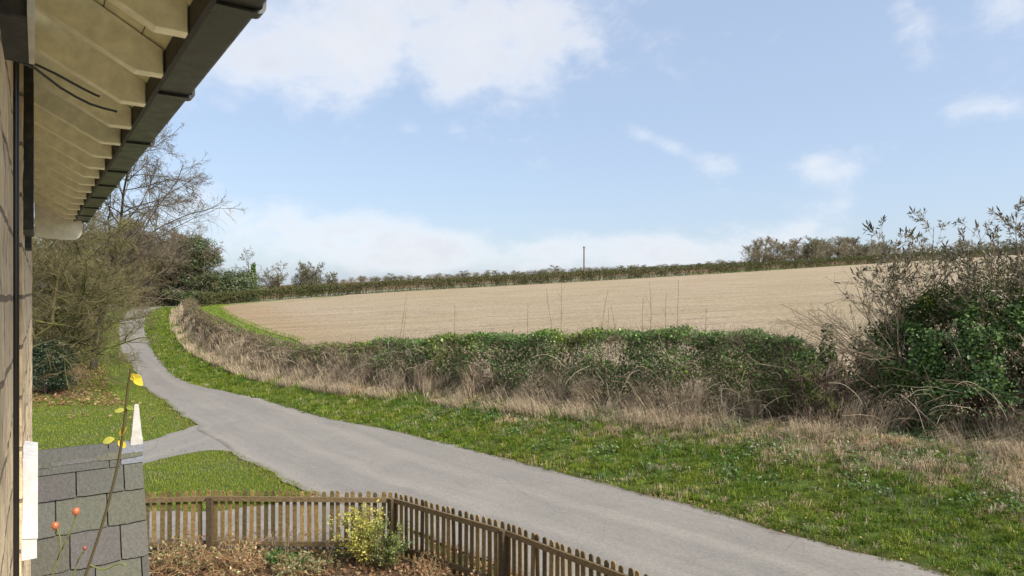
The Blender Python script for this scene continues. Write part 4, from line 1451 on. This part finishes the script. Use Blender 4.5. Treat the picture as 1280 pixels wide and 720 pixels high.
def arching_shrub(name, label, xy, fans, leafy, seed):
    """fans: list of (count, lean direction (3), spread, length, droop)"""
    g0 = float(ground_z(np.array([xy]))[0])
    root = empty(name, (*xy, g0)); tag(root, label, 'shrub')
    gr, lv, sp = [], [], []
    for cnt, dr, spread, ln, droop, hasleaf in fans:
        st = np.column_stack([xy[0] + rng.normal(0, .35, cnt), xy[1] + rng.normal(0, .3, cnt), np.full(cnt, g0 + .2)])
        d = np.asarray(dr, float) + rng.normal(0, spread, (cnt, 3))
        P, Rr = stems(st, d, rng.uniform(.75, 1.12, cnt) * ln, 12, .055, droop, .022, .006)
        P2, R2 = branch(P, Rr, 11, .35, 1.0, 38, 12, .34, 7, .09, droop * .8 + .02, .55, .005)
        P3, R3 = branch(P2, R2, 6, .2, 1, 38, 12, .5, 5, .12, droop, .6, .0035)
        gr += [(P, Rr, 5, pick(TWIG, cnt)), (P2, R2, 3, pick(TWIG, len(P2))), (P3, R3, 3, pick(TWIG, len(P3)))]
        if hasleaf:
            for Q in (P, P2, P3):
                tips = Q[:, -1]; tn = unit(Q[:, -1] - Q[:, -2])
                hi = tips[:, 2] > g0 + 3.4
                sp.append((tips[hi], tn[hi]))
                for j in range(hasleaf):
                    f = rng.uniform(.25, 1, len(Q)); i = np.minimum((f * (Q.shape[1] - 1)).astype(int), Q.shape[1] - 2)
                    m_ = np.arange(len(Q))
                    lv.append(np.concatenate([Q[m_, i], unit(Q[m_, i + 1] - Q[m_, i])], 1))
    build_tubes('stems', gr, M_TWIG, root)
    if lv:
        L = np.concatenate(lv)
        L = L[(L[:, 2] > g0 + 2.3)]
        L = L[rng.uniform(0, 1, len(L)) < sstep(g0 + 2.3, g0 + 4.3, L[:, 2]) * .9 + .05]
        ax = unit(L[:, 3:] * .7 + rng.normal(0, .5, (len(L), 3)))
        build_leaves('leaves', L[:, :3], ax, rand_dirs(len(L)), rng.uniform(.08, .17, len(L)), rng.uniform(.02, .04, len(L)),
                     pick([(.075, .080, .042), (.10, .105, .052), (.17, .145, .075), (.065, .065, .042), (.20, .16, .09)], len(L)), M_LEAF, root)
        tp_ = np.concatenate([a for a, b in sp]); td = np.concatenate([b for a, b in sp])
        k = rng.uniform(0, 1, len(tp_)) < .42
        tp_, td = tp_[k], unit(td[k] + np.array([0, 0, .2]))
        ts = np.linspace(0, 1, 5)
        for a_, d_ in list(zip(tp_, td))[:70]:
            P = a_ + d_ * (ts[:, None] * rng.uniform(.12, .24))
            build_tubes('seed_head', [(P[None], np.array([[.006, .019, .02, .014, .003]]), 5, pick([(.055, .042, .03), (.075, .055, .04)], 1))], M_TWIG, root)


arching_shrub('buddleia', 'leafy buddleia with dark seed spikes and arching bare stems left of the thicket', (11.3, 18.7),
              [(11, (-.10, 0, 1), .19, 4.5, -.004, 6), (20, (-.66, .0, .9), .17, 4.0, -.05, 0), (8, (-.12, .1, 1), .20, 3.4, .0, 2)], True, 1)
arching_shrub('buddleia', 'upright buddleia with brown seed spikes rising above the middle of the thicket', (12.5, 18.0),
              [(12, (-.04, 0, 1), .17, 4.6, .0, 7), (8, (-.2, .1, .9), .2, 3.4, -.02, 2)], True, 2)
arching_shrub('buddleia', 'tall buddleia clump with dense brown spikes at the right edge of the hedge', (13.7, 17.2),
              [(10, (-.10, 0, 1), .16, 4.7, .0, 7), (10, (.0, .1, .9), .22, 4.0, -.01, 4)], True, 3)


# ------------------------------------------------------------------ trees
def bare_tree(name, label, xy, h, spread, cols, twig_cols, kids=(9, 8, 8, 4), group=None, multi=1, low=.25, leafcols=None, nleaf=0, r=.16, upw=.04, lean=(0, 0), dens=1.0, cat='tree', tr=.008, base=None, seed=0):
    global rng
    rng = np.random.default_rng(int(abs(xy[0]) * 131 + xy[1] * 17) + seed)
    g0 = float(ground_z(np.array([xy]))[0]) if base is None else base
    root = empty(name, (*xy, g0)); tag(root, label, cat, group)
    st = np.column_stack([xy[0] + rng.normal(0, .2 * (multi > 1), multi), xy[1] + rng.normal(0, .2 * (multi > 1), multi), np.full(multi, g0 - .1)])
    d = np.column_stack([rng.normal(lean[0], .10 + .25 * (multi > 1), multi), rng.normal(lean[1], .10 + .25 * (multi > 1), multi), np.ones(multi)])
    P, Rr = stems(st, d, np.full(multi, h) * rng.uniform(.8, 1, multi), 12, .06, .02, r, r * .12)
    P1, R1 = branch(P, Rr, kids[0], low, .98, 58, 14, spread, 9, .13, upw, .55, .02)
    P2, R2 = branch(P1, R1, kids[1], .2, 1, 45, 14, .52, 8, .15, upw, .55, .012)
    P3, R3 = branch(P2, R2, kids[2], .15, 1, 42, 14, .52, 6, .16, upw * .5, .55, tr)
    groups3 = [(P3, R3, 3, pick(twig_cols, len(P3)))]
    last = P3
    if kids[3]:
        P4, R4 = branch(P3, R3, kids[3], .15, 1, 40, 14, .6, 4, .16, 0, .6, tr * .8)
        groups3.append((P4, R4, 3, pick(twig_cols, len(P4)))); last = P4
    build_tubes('trunk', [(P, Rr, 8, pick(cols, multi))], M_BARK, root)
    build_tubes('limbs', [(P1, R1, 5, pick(cols, len(P1))), (P2, R2, 4, pick(cols, len(P2)))], M_BARK, root)
    crown = build_tubes('twigs', groups3, M_TWIG, root)
    if nleaf:
        k = rng.integers(0, len(last), nleaf); j = rng.integers(1, last.shape[1], nleaf)
        pos = last[k, j] + rng.normal(0, .08, (nleaf, 3))
        build_leaves('leaves', pos, rand_dirs(nleaf), unit(rand_dirs(nleaf) + np.array([0, 0, .6])), rng.uniform(.10, .2, nleaf) * (tr / .008), rng.uniform(.05, .1, nleaf) * (tr / .008), pick(leafcols, nleaf), M_LEAF, root)
    return root


MOSS = [(.085, .095, .028), (.11, .115, .035), (.10, .085, .04), (.065, .06, .03)]
MOSSTW = [(.135, .120, .052), (.165, .140, .068), (.115, .105, .042), (.10, .085, .045), (.19, .16, .085)]
GREYTW = [(.12, .10, .075), (.15, .125, .09), (.10, .085, .06)]
BROWNTW = [(.155, .125, .075), (.135, .11, .065), (.18, .15, .092)]
bare_tree('mossy_tree', 'spreading mossy bare tree nearest the house behind the lawn', (-22.6, 34.0), 9.0, .66, MOSS, MOSSTW, (17, 9, 9, 5), multi=3, low=.08, upw=.0, r=.15, tr=.008, lean=(.05, 0))
bare_tree('mossy_tree', 'low mossy tree leaning out over the left edge of the lane', (-27.8, 42.0), 8.6, .68, MOSS, MOSSTW, (16, 9, 9, 5), multi=3, low=.05, upw=-.012, r=.14, tr=.010, lean=(.14, 0))
bare_tree('tall_bare_tree', 'tall leafless tree whose fine twigs rise above the gutter end', (-25.6, 41.5), 15.5, .62, [(.07, .06, .045), (.09, .075, .05)], GREYTW, (24, 10, 9, 4), low=.25, r=.22, upw=-.02, tr=.0095, lean=(.22, 0), seed=3)
bare_tree('mossy_tree', 'mossy tree with low boughs reaching across the lane before the bend', (-38.3, 58.5), 10.5, .70, MOSS, MOSSTW, (17, 9, 9, 4), multi=3, low=.05, upw=-.006, r=.16, tr=.013, lean=(.06, 0))
bare_tree('brown_twiggy_tree', 'rounded brown twiggy tree left of the bend in the lane', (-45.5, 70), 12.0, .66, [(.09, .075, .045)], BROWNTW + MOSSTW[:2], (17, 9, 9, 4), multi=3, low=.06, upw=0, r=.17, tr=.016, lean=(.03, 0))
bare_tree('brown_twiggy_tree', 'broad brown tree standing at the outside of the bend', (-56.5, 94), 13.5, .70, [(.09, .075, .045)], BROWNTW, (17, 9, 9, 4), multi=3, low=.06, r=.17, tr=.019, lean=(.05, 0))
bare_tree('brown_twiggy_tree', 'tall brown twiggy tree next to the dark evergreen', (-58.5, 114), 13.0, .64, [(.09, .075, .045)], BROWNTW, (17, 9, 9, 4), multi=3, low=.05, r=.17, tr=.024)
bare_tree('brown_twiggy_tree', 'brown tree behind the overhanging boughs at the far end of the lane', (-63.0, 108), 13.0, .66, [(.09, .075, .045)], BROWNTW + MOSSTW[:1], (17, 9, 9, 4), multi=3, low=.05, r=.17, tr=.023)
bare_tree('brown_twiggy_tree', 'broad twiggy tree filling the wood behind the mossy trees', (-43, 54), 11.5, .6, [(.09, .08, .045)], MOSSTW + BROWNTW, (16, 9, 9, 4), multi=3, low=.05, r=.17, tr=.014)
bare_tree('brown_twiggy_tree', 'bushy twiggy tree hidden half behind the house corner', (-33, 42), 9.5, .62, [(.09, .08, .045)], MOSSTW, (16, 9, 9, 4), multi=3, low=.05, r=.15, tr=.012)
bare_tree('brown_twiggy_tree', 'bushy brown tree in the gap between the bend and the evergreen', (-57.5, 119), 11.5, .66, [(.09, .075, .045)], GREYTW + MOSSTW[:2], (17, 9, 9, 4), multi=4, low=.03, r=.15, tr=.024)
bare_tree('brown_twiggy_tree', 'olive twiggy tree closing the view at the top of the lane', (-62.0, 116), 12.5, .68, [(.09, .08, .045)], MOSSTW, (17, 9, 9, 4), multi=4, low=.03, r=.15, tr=.024)
EVER = [(.060, .085, .030), (.080, .105, .038), (.045, .065, .026), (.10, .12, .045)]


def evergreen(name, label, xy, h, rad, n, seed, cols=EVER, lsz=.3, trunk=.2, group=None, lowf=.05):
    g0 = float(ground_z(np.array([xy]))[0])
    root = empty(name, (*xy, g0)); tag(root, label, 'tree', group)
    P, Rr = stems(np.array([[*xy, g0 - .1]]), np.array([[.03, 0, 1.]]), np.array([h * .92]), 10, .04, .02, trunk, .03)
    P1, R1 = branch(P, Rr, 26, .12, .98, 60, 14, .42, 7, .1, .03, .5, .02)
    build_tubes('trunk', [(P, Rr, 7, (.09, .07, .05)), (P1, R1, 4, (.085, .07, .05))], M_BARK, root)
    ncl = 75
    f = rng.uniform(lowf, 1, ncl)
    rr = rad * np.sqrt(np.clip(np.sin(np.pi * np.clip(f * .82 + .14, 0, 1)), .05, 1)) * rng.uniform(.35, 1.05, ncl)
    a = rng.uniform(0, 2 * np.pi, ncl)
    cc = np.column_stack([xy[0] + np.cos(a) * rr, xy[1] + np.sin(a) * rr, g0 + f * h])
    k = rng.integers(0, ncl, n)
    dd = rand_dirs(n)
    pos = cc[k] + dd * (rng.uniform(.45, 1, n) ** .6 * rng.uniform(.6, 1.3, ncl)[k] * rad * .34)[:, None] * np.array([1.1, 1.1, .75])
    pos[:, 2] = np.maximum(pos[:, 2], g0 + .1)
    c = pick(cols, n) * rng.uniform(.8, 1.25, ncl)[k][:, None]
    nrm = unit(dd + np.array([0, 0, .5]) + rng.normal(0, .5, (n, 3)))
    build_leaves('crown', pos, unit(np.cross(nrm, rand_dirs(n))), nrm, rng.uniform(.7, 1.3, n) * lsz, rng.uniform(.35, .7, n) * lsz, c, M_LEAF, root)
    return root


evergreen('evergreen_tree', 'dark evergreen tree standing at the bend beyond the brown trees', (-52.8, 113), 11.0, 4.0, 24000, 301)
evergreen('evergreen_tree', 'lower dark evergreen bush at the foot of the tall evergreen', (-47.5, 117), 5.0, 4.2, 12000, 302)
evergreen('evergreen_tree', 'broad dark evergreen closing the end of the lane', (-66, 114), 8.5, 4.5, 12000, 303)
evergreen('evergreen_bush', 'dark evergreen bush under the mossy tree beside the house corner', (-21.7, 31.6), 2.4, 1.2, 6000, 304, [(.018, .035, .015), (.028, .05, .02), (.02, .03, .015)], .12, .06)

evergreen('scrub_bush', 'dull dark scrub at the top of the lane under the brown trees', (-57.0, 111.5), 3.4, 3.2, 7000, 308, [(.06, .062, .028), (.08, .075, .035), (.10, .085, .045)], .24, .08)
evergreen('scrub_bush', 'low brown scrub on the outside of the bend in the lane', (-61.5, 107), 3.0, 3.0, 6000, 309, [(.085, .07, .035), (.11, .09, .05), (.065, .06, .03)], .22, .08)
# trees beyond the bend, left of the field
bare_tree('ivy_clad_tree', 'slim bare tree with an ivy covered trunk beyond the field corner', (-48.5, 127), 9.0, .40, [(.06, .06, .035)], GREYTW, (14, 7, 6, 0), low=.3, r=.18, tr=.028, upw=.04)
tr_o = COL.objects[-1]
g0 = float(ground_z(np.array([(-48.5, 127)]))[0])
n = 2600
hh = rng.uniform(0, 6.4, n); aa = rng.uniform(0, 2 * np.pi, n); rr = rng.uniform(.1, .75, n) * (1.1 - hh / 9)
ivr = [o for o in COL.objects if o.name.startswith('ivy_clad_tree')][0]
build_leaves('ivy', np.column_stack([-48.3 + np.cos(aa) * rr, 127 + np.sin(aa) * rr, g0 + hh]), rand_dirs(n), rand_dirs(n), rng.uniform(.2, .4, n), rng.uniform(.12, .25, n), pick(IVY, n), M_LEAF, ivr)
for i, (px, Y, h, lab) in enumerate([(300, 132, 3.6, 'low dark scrub bush left of the ivy clad tree'), (338, 134, 4.2, 'low scrub bush right of the ivy clad tree'),
                                     (352, 133, 7.6, 'tallest of the bare trees beyond the far end of the field'), (372, 137, 7.0, 'bare tree beside the tallest in the group past the field'),
                                     (392, 139, 6.4, 'bare tree near the right end of the group past the field'), (409, 142, 5.0, 'last low bare tree of the group, above the far hedge')]):
    bare_tree('bare_tree', lab, ((px - 640) / F * Y, Y), h, .5, [(.09, .08, .05)], GREYTW + MOSSTW, (13, 7, 7, 2), multi=2, low=.1, r=.12, tr=.026)
evergreen('scrub_bush', 'dark rounded scrub left of the field corner trees', (-53.0, 124), 4.0, 3.0, 5000, 306, [(.05, .06, .026), (.07, .07, .03), (.09, .08, .04)], .26, .08)
evergreen('scrub_bush', 'dull green scrub behind the group of bare trees', (-41.5, 140), 3.8, 4.0, 6000, 307, [(.07, .075, .032), (.09, .085, .04), (.11, .095, .05)], .26, .08)


# distant trees, copied from a few small prototypes
def proto(kind):
    root = empty('distant_tree' if kind < 3 else 'wood_tree', (0, 0, -60))
    h = 6.0
    P, Rr = stems(np.array([[0, 0, -60.2]]), np.array([[0., 0, 1]]), np.array([h]), 8, .05, .02, .16, .03)
    P1, R1 = branch(P, Rr, 20, .02, .95, 50, 14, .55, 6, .12, .04, .5, .03)
    P2, R2 = branch(P1, R1, 9, .1, 1, 42, 14, .6, 5, .15, .03, .55, .026)
    P3, R3 = branch(P2, R2, 8, .1, 1, 40, 14, .6, 3, .15, .0, .6, .022)
    cA = [MOSS[0], (.08, .07, .05), (.10, .085, .055)][kind % 3]
    cT = [[(.21, .18, .12), (.24, .20, .14)], [(.15, .145, .085), (.17, .16, .10)], [(.30, .255, .175), (.26, .225, .15)]][kind % 3]
    build_tubes('trunk', [(P, Rr, 5, cA)], M_TWIG, root)
    cr = build_tubes('crown', [(P1, R1, 4, cA), (P2, R2, 3, pick(cT, len(P2))), (P3, R3, 3, pick(cT, len(P3)))], M_TWIG, root)
    return root


def copy_tree(root, loc, rz, sc):
    c = root.copy(); COL.objects.link(c)
    c.location = loc; c.rotation_euler = (0, 0, rz); c.scale = sc
    for ch in root.children:
        d = ch.copy(); COL.objects.link(d); d.parent = c
        d.location = (0, 0, 60)
    return c


PR = []
for k in range(6):
    p_ = proto(k)
    for ch in p_.children: ch.location = (0, 0, 60)
    PR.append(p_)
used = set()


def put(k, px, Y, hs, label, cat, group, ws=1.0):
    x = (px - 640) / F * Y
    g = float(ground_z(np.array([(x, Y)]))[0])
    sc = (hs / 6 * ws * rng.uniform(.9, 1.3), hs / 6 * ws * rng.uniform(.9, 1.3), hs / 6)
    if k not in used:
        o = PR[k]; used.add(k); o.location = (x, Y, g - .1); o.scale = sc
    else:
        o = copy_tree(PR[k], (x, Y, g - .1), rng.uniform(0, 6), sc)
    tag(o, label, cat, group)


for px in np.arange(425, 945, 4.2):                         # hedgerow trees on the skyline behind the far hedge
    Y = 236 + rng.uniform(-14, 26)
    put(int(rng.integers(0, 3)), px + rng.uniform(-4, 4), Y, rng.uniform(.7, 1.7) * (1 + .8 * (rng.uniform() < .07)) * np.interp(px, [420, 600, 940], [1.15, 1.0, .95]), 'small grey hedgerow tree on the skyline behind the far hedge', 'tree', 'hedgerow trees along the skyline', 2.6)
for i, px in enumerate(np.linspace(938, 1110, 40)):         # copse on the hill to the right
    Y = 214 + rng.uniform(-8, 26)
    hs = np.interp(px, [935, 950, 975, 1010, 1045, 1075, 1110], [5.2, 8.6, 7.2, 7.8, 8.0, 6.2, 5.6]) * rng.uniform(.70, 1.08)
    put(3 + int(rng.integers(0, 3)), px + rng.uniform(-3, 3), Y, hs, 'bare tree in the pale brown copse on the hill behind the far hedge', 'tree', 'trees of the hilltop copse', .95)
for i, px in enumerate(np.linspace(1115, 1330, 26)):
    put(int(rng.integers(0, 3)), px, 235 + rng.uniform(-10, 20), rng.uniform(3, 5), 'small tree on the hilltop seen through the buddleia stems', 'tree', 'hilltop trees behind the buddleias', 1.3)

# ------------------------------------------------------------------ utility pole
Yp = 152.0; xp = (730 - 640) / F * Yp
gp_ = float(ground_z(np.array([(xp, Yp)]))[0])
pole = empty('utility_pole', (xp, Yp, gp_)); tag(pole, 'wooden utility pole standing behind the far hedge', 'pole')
ztop = H + (HOR - 308) / F * Yp
P = np.linspace([xp, Yp, gp_ - .3], [xp, Yp, ztop], 4)[None]
build_tubes('shaft', [(P, np.array([[.16, .15, .14, .13]]), 8, (.11, .085, .065))], M_BARK, pole)
mb = MB(); mb.box(np.array([xp, Yp - .15, ztop - .35]), X_, Y_, Z_, .28, .05, .05, (.12, .10, .08)); mb.build('crossarm', M_WOOD, pole)
for sx_ in (-.22, 0, .22):
    P = np.linspace([xp + sx_, Yp - .15, ztop - .3], [xp + sx_, Yp - .15, ztop - .12], 4)[None]
    build_tubes('insulator', [(P, np.array([[.03, .045, .045, .02]]), 6, (.12, .08, .06))], M_HIP, pole)


# ------------------------------------------------------------------ garden plants by the fence
def leafy_plant(name, label, xy, h, spread, nst, nleaf, cols, stemcols, lsz, cat='plant', droop=-.02, brk=6):
    root = empty(name, (*xy, 0)); tag(root, label, cat)
    st = np.column_stack([xy[0] + rng.normal(0, spread * .3, nst), xy[1] + rng.normal(0, spread * .2, nst), np.zeros(nst)])
    d = np.column_stack([rng.normal(0, spread, (nst, 2)), np.ones(nst)])
    P, Rr = stems(st, d, rng.uniform(.6, 1.1, nst) * h, 9, .1, droop, .006, .003)
    P2, R2 = branch(P, Rr, brk, .2, 1, 45, 14, .35, 5, .15, droop, .6, .003)
    P[..., 2] = np.maximum(P[..., 2], .02); P2[..., 2] = np.maximum(P2[..., 2], .02)
    build_tubes('stems', [(P, Rr, 4, pick(stemcols, nst)), (P2, R2, 3, pick(stemcols, len(P2)))], M_TWIG, root)
    if nleaf:
        k = rng.integers(0, len(P2), nleaf); j = rng.integers(0, 5, nleaf)
        pos = P2[k, j] + rng.normal(0, .02, (nleaf, 3))
        hz = np.clip(pos[:, 2] / h, 0, 1)
        c = pick(cols, nleaf)
        build_leaves('leaves', pos, rand_dirs(nleaf), unit(rand_dirs(nleaf) + np.array([0, -.2, .6])), rng.uniform(.6, 1.3, nleaf) * lsz, rng.uniform(.3, .6, nleaf) * lsz, c, M_LEAF, root)
    return root


YEL = [(.46, .42, .07), (.38, .36, .06), (.26, .29, .06), (.52, .44, .12), (.17, .22, .05)]
leafy_plant('yellowing_shrub', 'yellow green leafy shrub against the fence near its corner post', (-2.55, 11.75), 1.02, .24, 34, 3600, YEL, [(.2, .14, .06), (.16, .13, .06)], .048, 'shrub')
leafy_plant('yellowing_shrub', 'darker green shrub just left of the fence corner post', (-2.05, 11.55), .8, .22, 22, 1900, [(.07, .115, .03), (.10, .15, .035), (.22, .24, .06)], [(.14, .11, .06)], .045, 'shrub')
RUST = [(.26, .15, .075), (.33, .21, .11), (.20, .11, .06), (.36, .27, .15)]
leafy_plant('dead_perennial', 'large rusty brown clump of dead stems in front of the first fence post', (-4.75, 11.55), .62, .75, 130, 700, RUST + [(.16, .17, .06), (.22, .24, .10)], RUST, .07, 'plant', -.10)
leafy_plant('dead_perennial', 'tangle of dry stems and pale leaves beside the porch corner', (-5.75, 11.6), .55, .7, 90, 700, [(.20, .21, .09), (.26, .25, .12), (.22, .14, .07)], RUST, .07, 'plant', -.09)
leafy_plant('dead_perennial', 'low brown plant with pale green leaves in the middle of the bed', (-3.55, 11.45), .34, .7, 70, 900, [(.16, .19, .08), (.22, .24, .12), (.24, .15, .07), (.12, .15, .06)], RUST, .065, 'plant', -.08)
leafy_plant('green_seedling', 'small bright green plant at the foot of the fence', (-3.95, 11.72), .26, .5, 16, 420, [(.06, .125, .03), (.09, .16, .04)], [(.1, .13, .05)], .08)
leafy_plant('dead_perennial', 'dark dried clump below the slanting run of fence', (-1.35, 11.15), .42, .6, 60, 500, RUST + [(.10, .12, .05)], RUST, .06, 'plant', -.08)
leafy_plant('dead_perennial', 'dry stems close under the second corner post of the fence', (-.45, 10.45), .4, .6, 50, 350, RUST + [(.10, .12, .05)], RUST, .06, 'plant', -.08)
for i, (x, h, lab) in enumerate([(-4.12, .55, 'single pale dead stalk standing left of the small green plant'), (-3.93, .75, 'forked dead stalk rising in front of the pickets'), (-3.2, .62, 'thin dead stalk beside the low pale green plant')]):
    leafy_plant('dead_stalk', lab, (x, 11.8), h, .06, 2, 0, None, [(.30, .25, .16), (.24, .2, .13)], .05, 'plant', .02, 4)

# ------------------------------------------------------------------ climbing rose by the house wall
Yr = 3.0
pt = lambda px, py, Y=Yr: np.array([(px - 640) / F * Y, Y, H - (py - HOR) / F * Y])
rose = empty('climbing_rose', (*pt(60, 720)[:2], 0))
tag(rose, 'thin climbing rose stem with yellow leaves and orange hips beside the house wall', 'rose')
b0 = pt(60, 720); b0[2] = 0.0
main = [b0, pt(72, 900), pt(90, 770), pt(108, 716), pt(128, 655), pt(143, 600), pt(152, 555), pt(157, 515), pt(160, 485), pt(164, 462)]
build_tubes('stem', [poly_tube(main, .0055, 6, .03) + ((.075, .062, .03),)], M_TWIG, rose)
side1 = [b0 + np.array([.03, .02, 0]), pt(50, 900), pt(62, 745), pt(72, 700), pt(88, 665), pt(95, 645)]
side2 = [pt(72, 700), pt(76, 685), pt(74, 668), pt(71, 660)]
side3 = [pt(82, 760), pt(92, 720), pt(98, 700), pt(106, 688)]
side4 = [pt(112, 706), pt(130, 712), pt(150, 704), pt(158, 708)]
build_tubes('stem', [poly_tube(k, .0034, 5, .02) + ((.13, .15, .05),) for k in (side1, side2, side3, side4)], M_TWIG, rose)
for (px, py, r_) in ((95, 639, .0158), (69, 657, .0158), (106, 685, .009)):
    c = pt(px, py); V = []; q = []
    for a in range(9):
        th = np.pi * a / 8
        for b in range(12):
            ph = 2 * np.pi * b / 12
            V.append(c + r_ * np.array([math.sin(th) * math.cos(ph), math.sin(th) * math.sin(ph), 1.08 * math.cos(th)]))
    for a in range(8):
        for b in range(12):
            q.append([a * 12 + b, (a + 1) * 12 + b, (a + 1) * 12 + (b + 1) % 12, a * 12 + (b + 1) % 12])
    hip = build('hip', np.array(V), [np.array(q)], M_HIP, rose, np.tile((.36, .11, .045) if r_ > .012 else (.2, .06, .05), (len(V), 1)), True)
    k = 6; a = np.arange(k) / k * 2 * np.pi
    build_leaves('calyx', np.tile(c - Z_ * r_ * .95, (k, 1)), np.column_stack([np.cos(a) * .6, np.sin(a) * .6, -np.full(k, .8)]), np.tile(X_ * .3 + Z_, (k, 1)), np.full(k, .014), np.full(k, .005), np.tile((.12, .07, .03), (k, 1)), M_LEAF, hip)


def rose_leaf(px, py, dx, dy, ln, wd, c):
    n = 7
    o = pt(px, py); ax_ = unit(np.array([dx, rng.normal(0, .35), -dy])); nr = unit(np.array([.1, -1, .35]) + rng.normal(0, .28, 3)); sd_ = unit(np.cross(ax_, nr)); upn = np.cross(sd_, ax_)
    V, cc = [], []
    for i in range(n):
        t = i / (n - 1); w_ = wd * math.sin(math.pi * (t * .92 + .04)) ** .8 * .5
        ctr = o + ax_ * ln * t + upn * (-.18 * ln * t * t)
        for s_, up in ((-1, .25), (0, 0), (1, .25)):
            V.append(ctr + sd_ * s_ * w_ + upn * up * w_)
            cc.append(np.array(c) * (1.0 if s_ else .85))
    q = [[i * 3 + k, i * 3 + k + 1, i * 3 + k + 4, i * 3 + k + 3] for i in range(n - 1) for k in range(2)]
    build('leaf', np.array(V), [np.array(q)], M_LEAF, rose, np.array(cc), True)


YL = (.62, .50, .05); YG = (.48, .48, .09); PG = (.30, .38, .08)
for a in ((160, 470, 1, .15, .062, .038, YL), (166, 468, .8, .9, .06, .036, YL), (168, 474, 1, .45, .058, .036, YL), (158, 508, 1, .2, .045, .025, PG), (156, 512, -.9, .1, .045, .025, YG),
          (150, 545, .35, -.6, .05, .034, YL), (147, 549, -.3, .6, .05, .033, YG), (143, 548, -1, .3, .055, .034, YG), (148, 551, .5, .6, .048, .032, YL), (138, 549, -1, .05, .045, .028, PG), (136, 551, -.8, .7, .05, .03, YG)):
    rose_leaf(*a[:4], a[4] * .88, a[5] * .85, tuple(np.array(a[6]) * rng.uniform(.7, 1.0)))
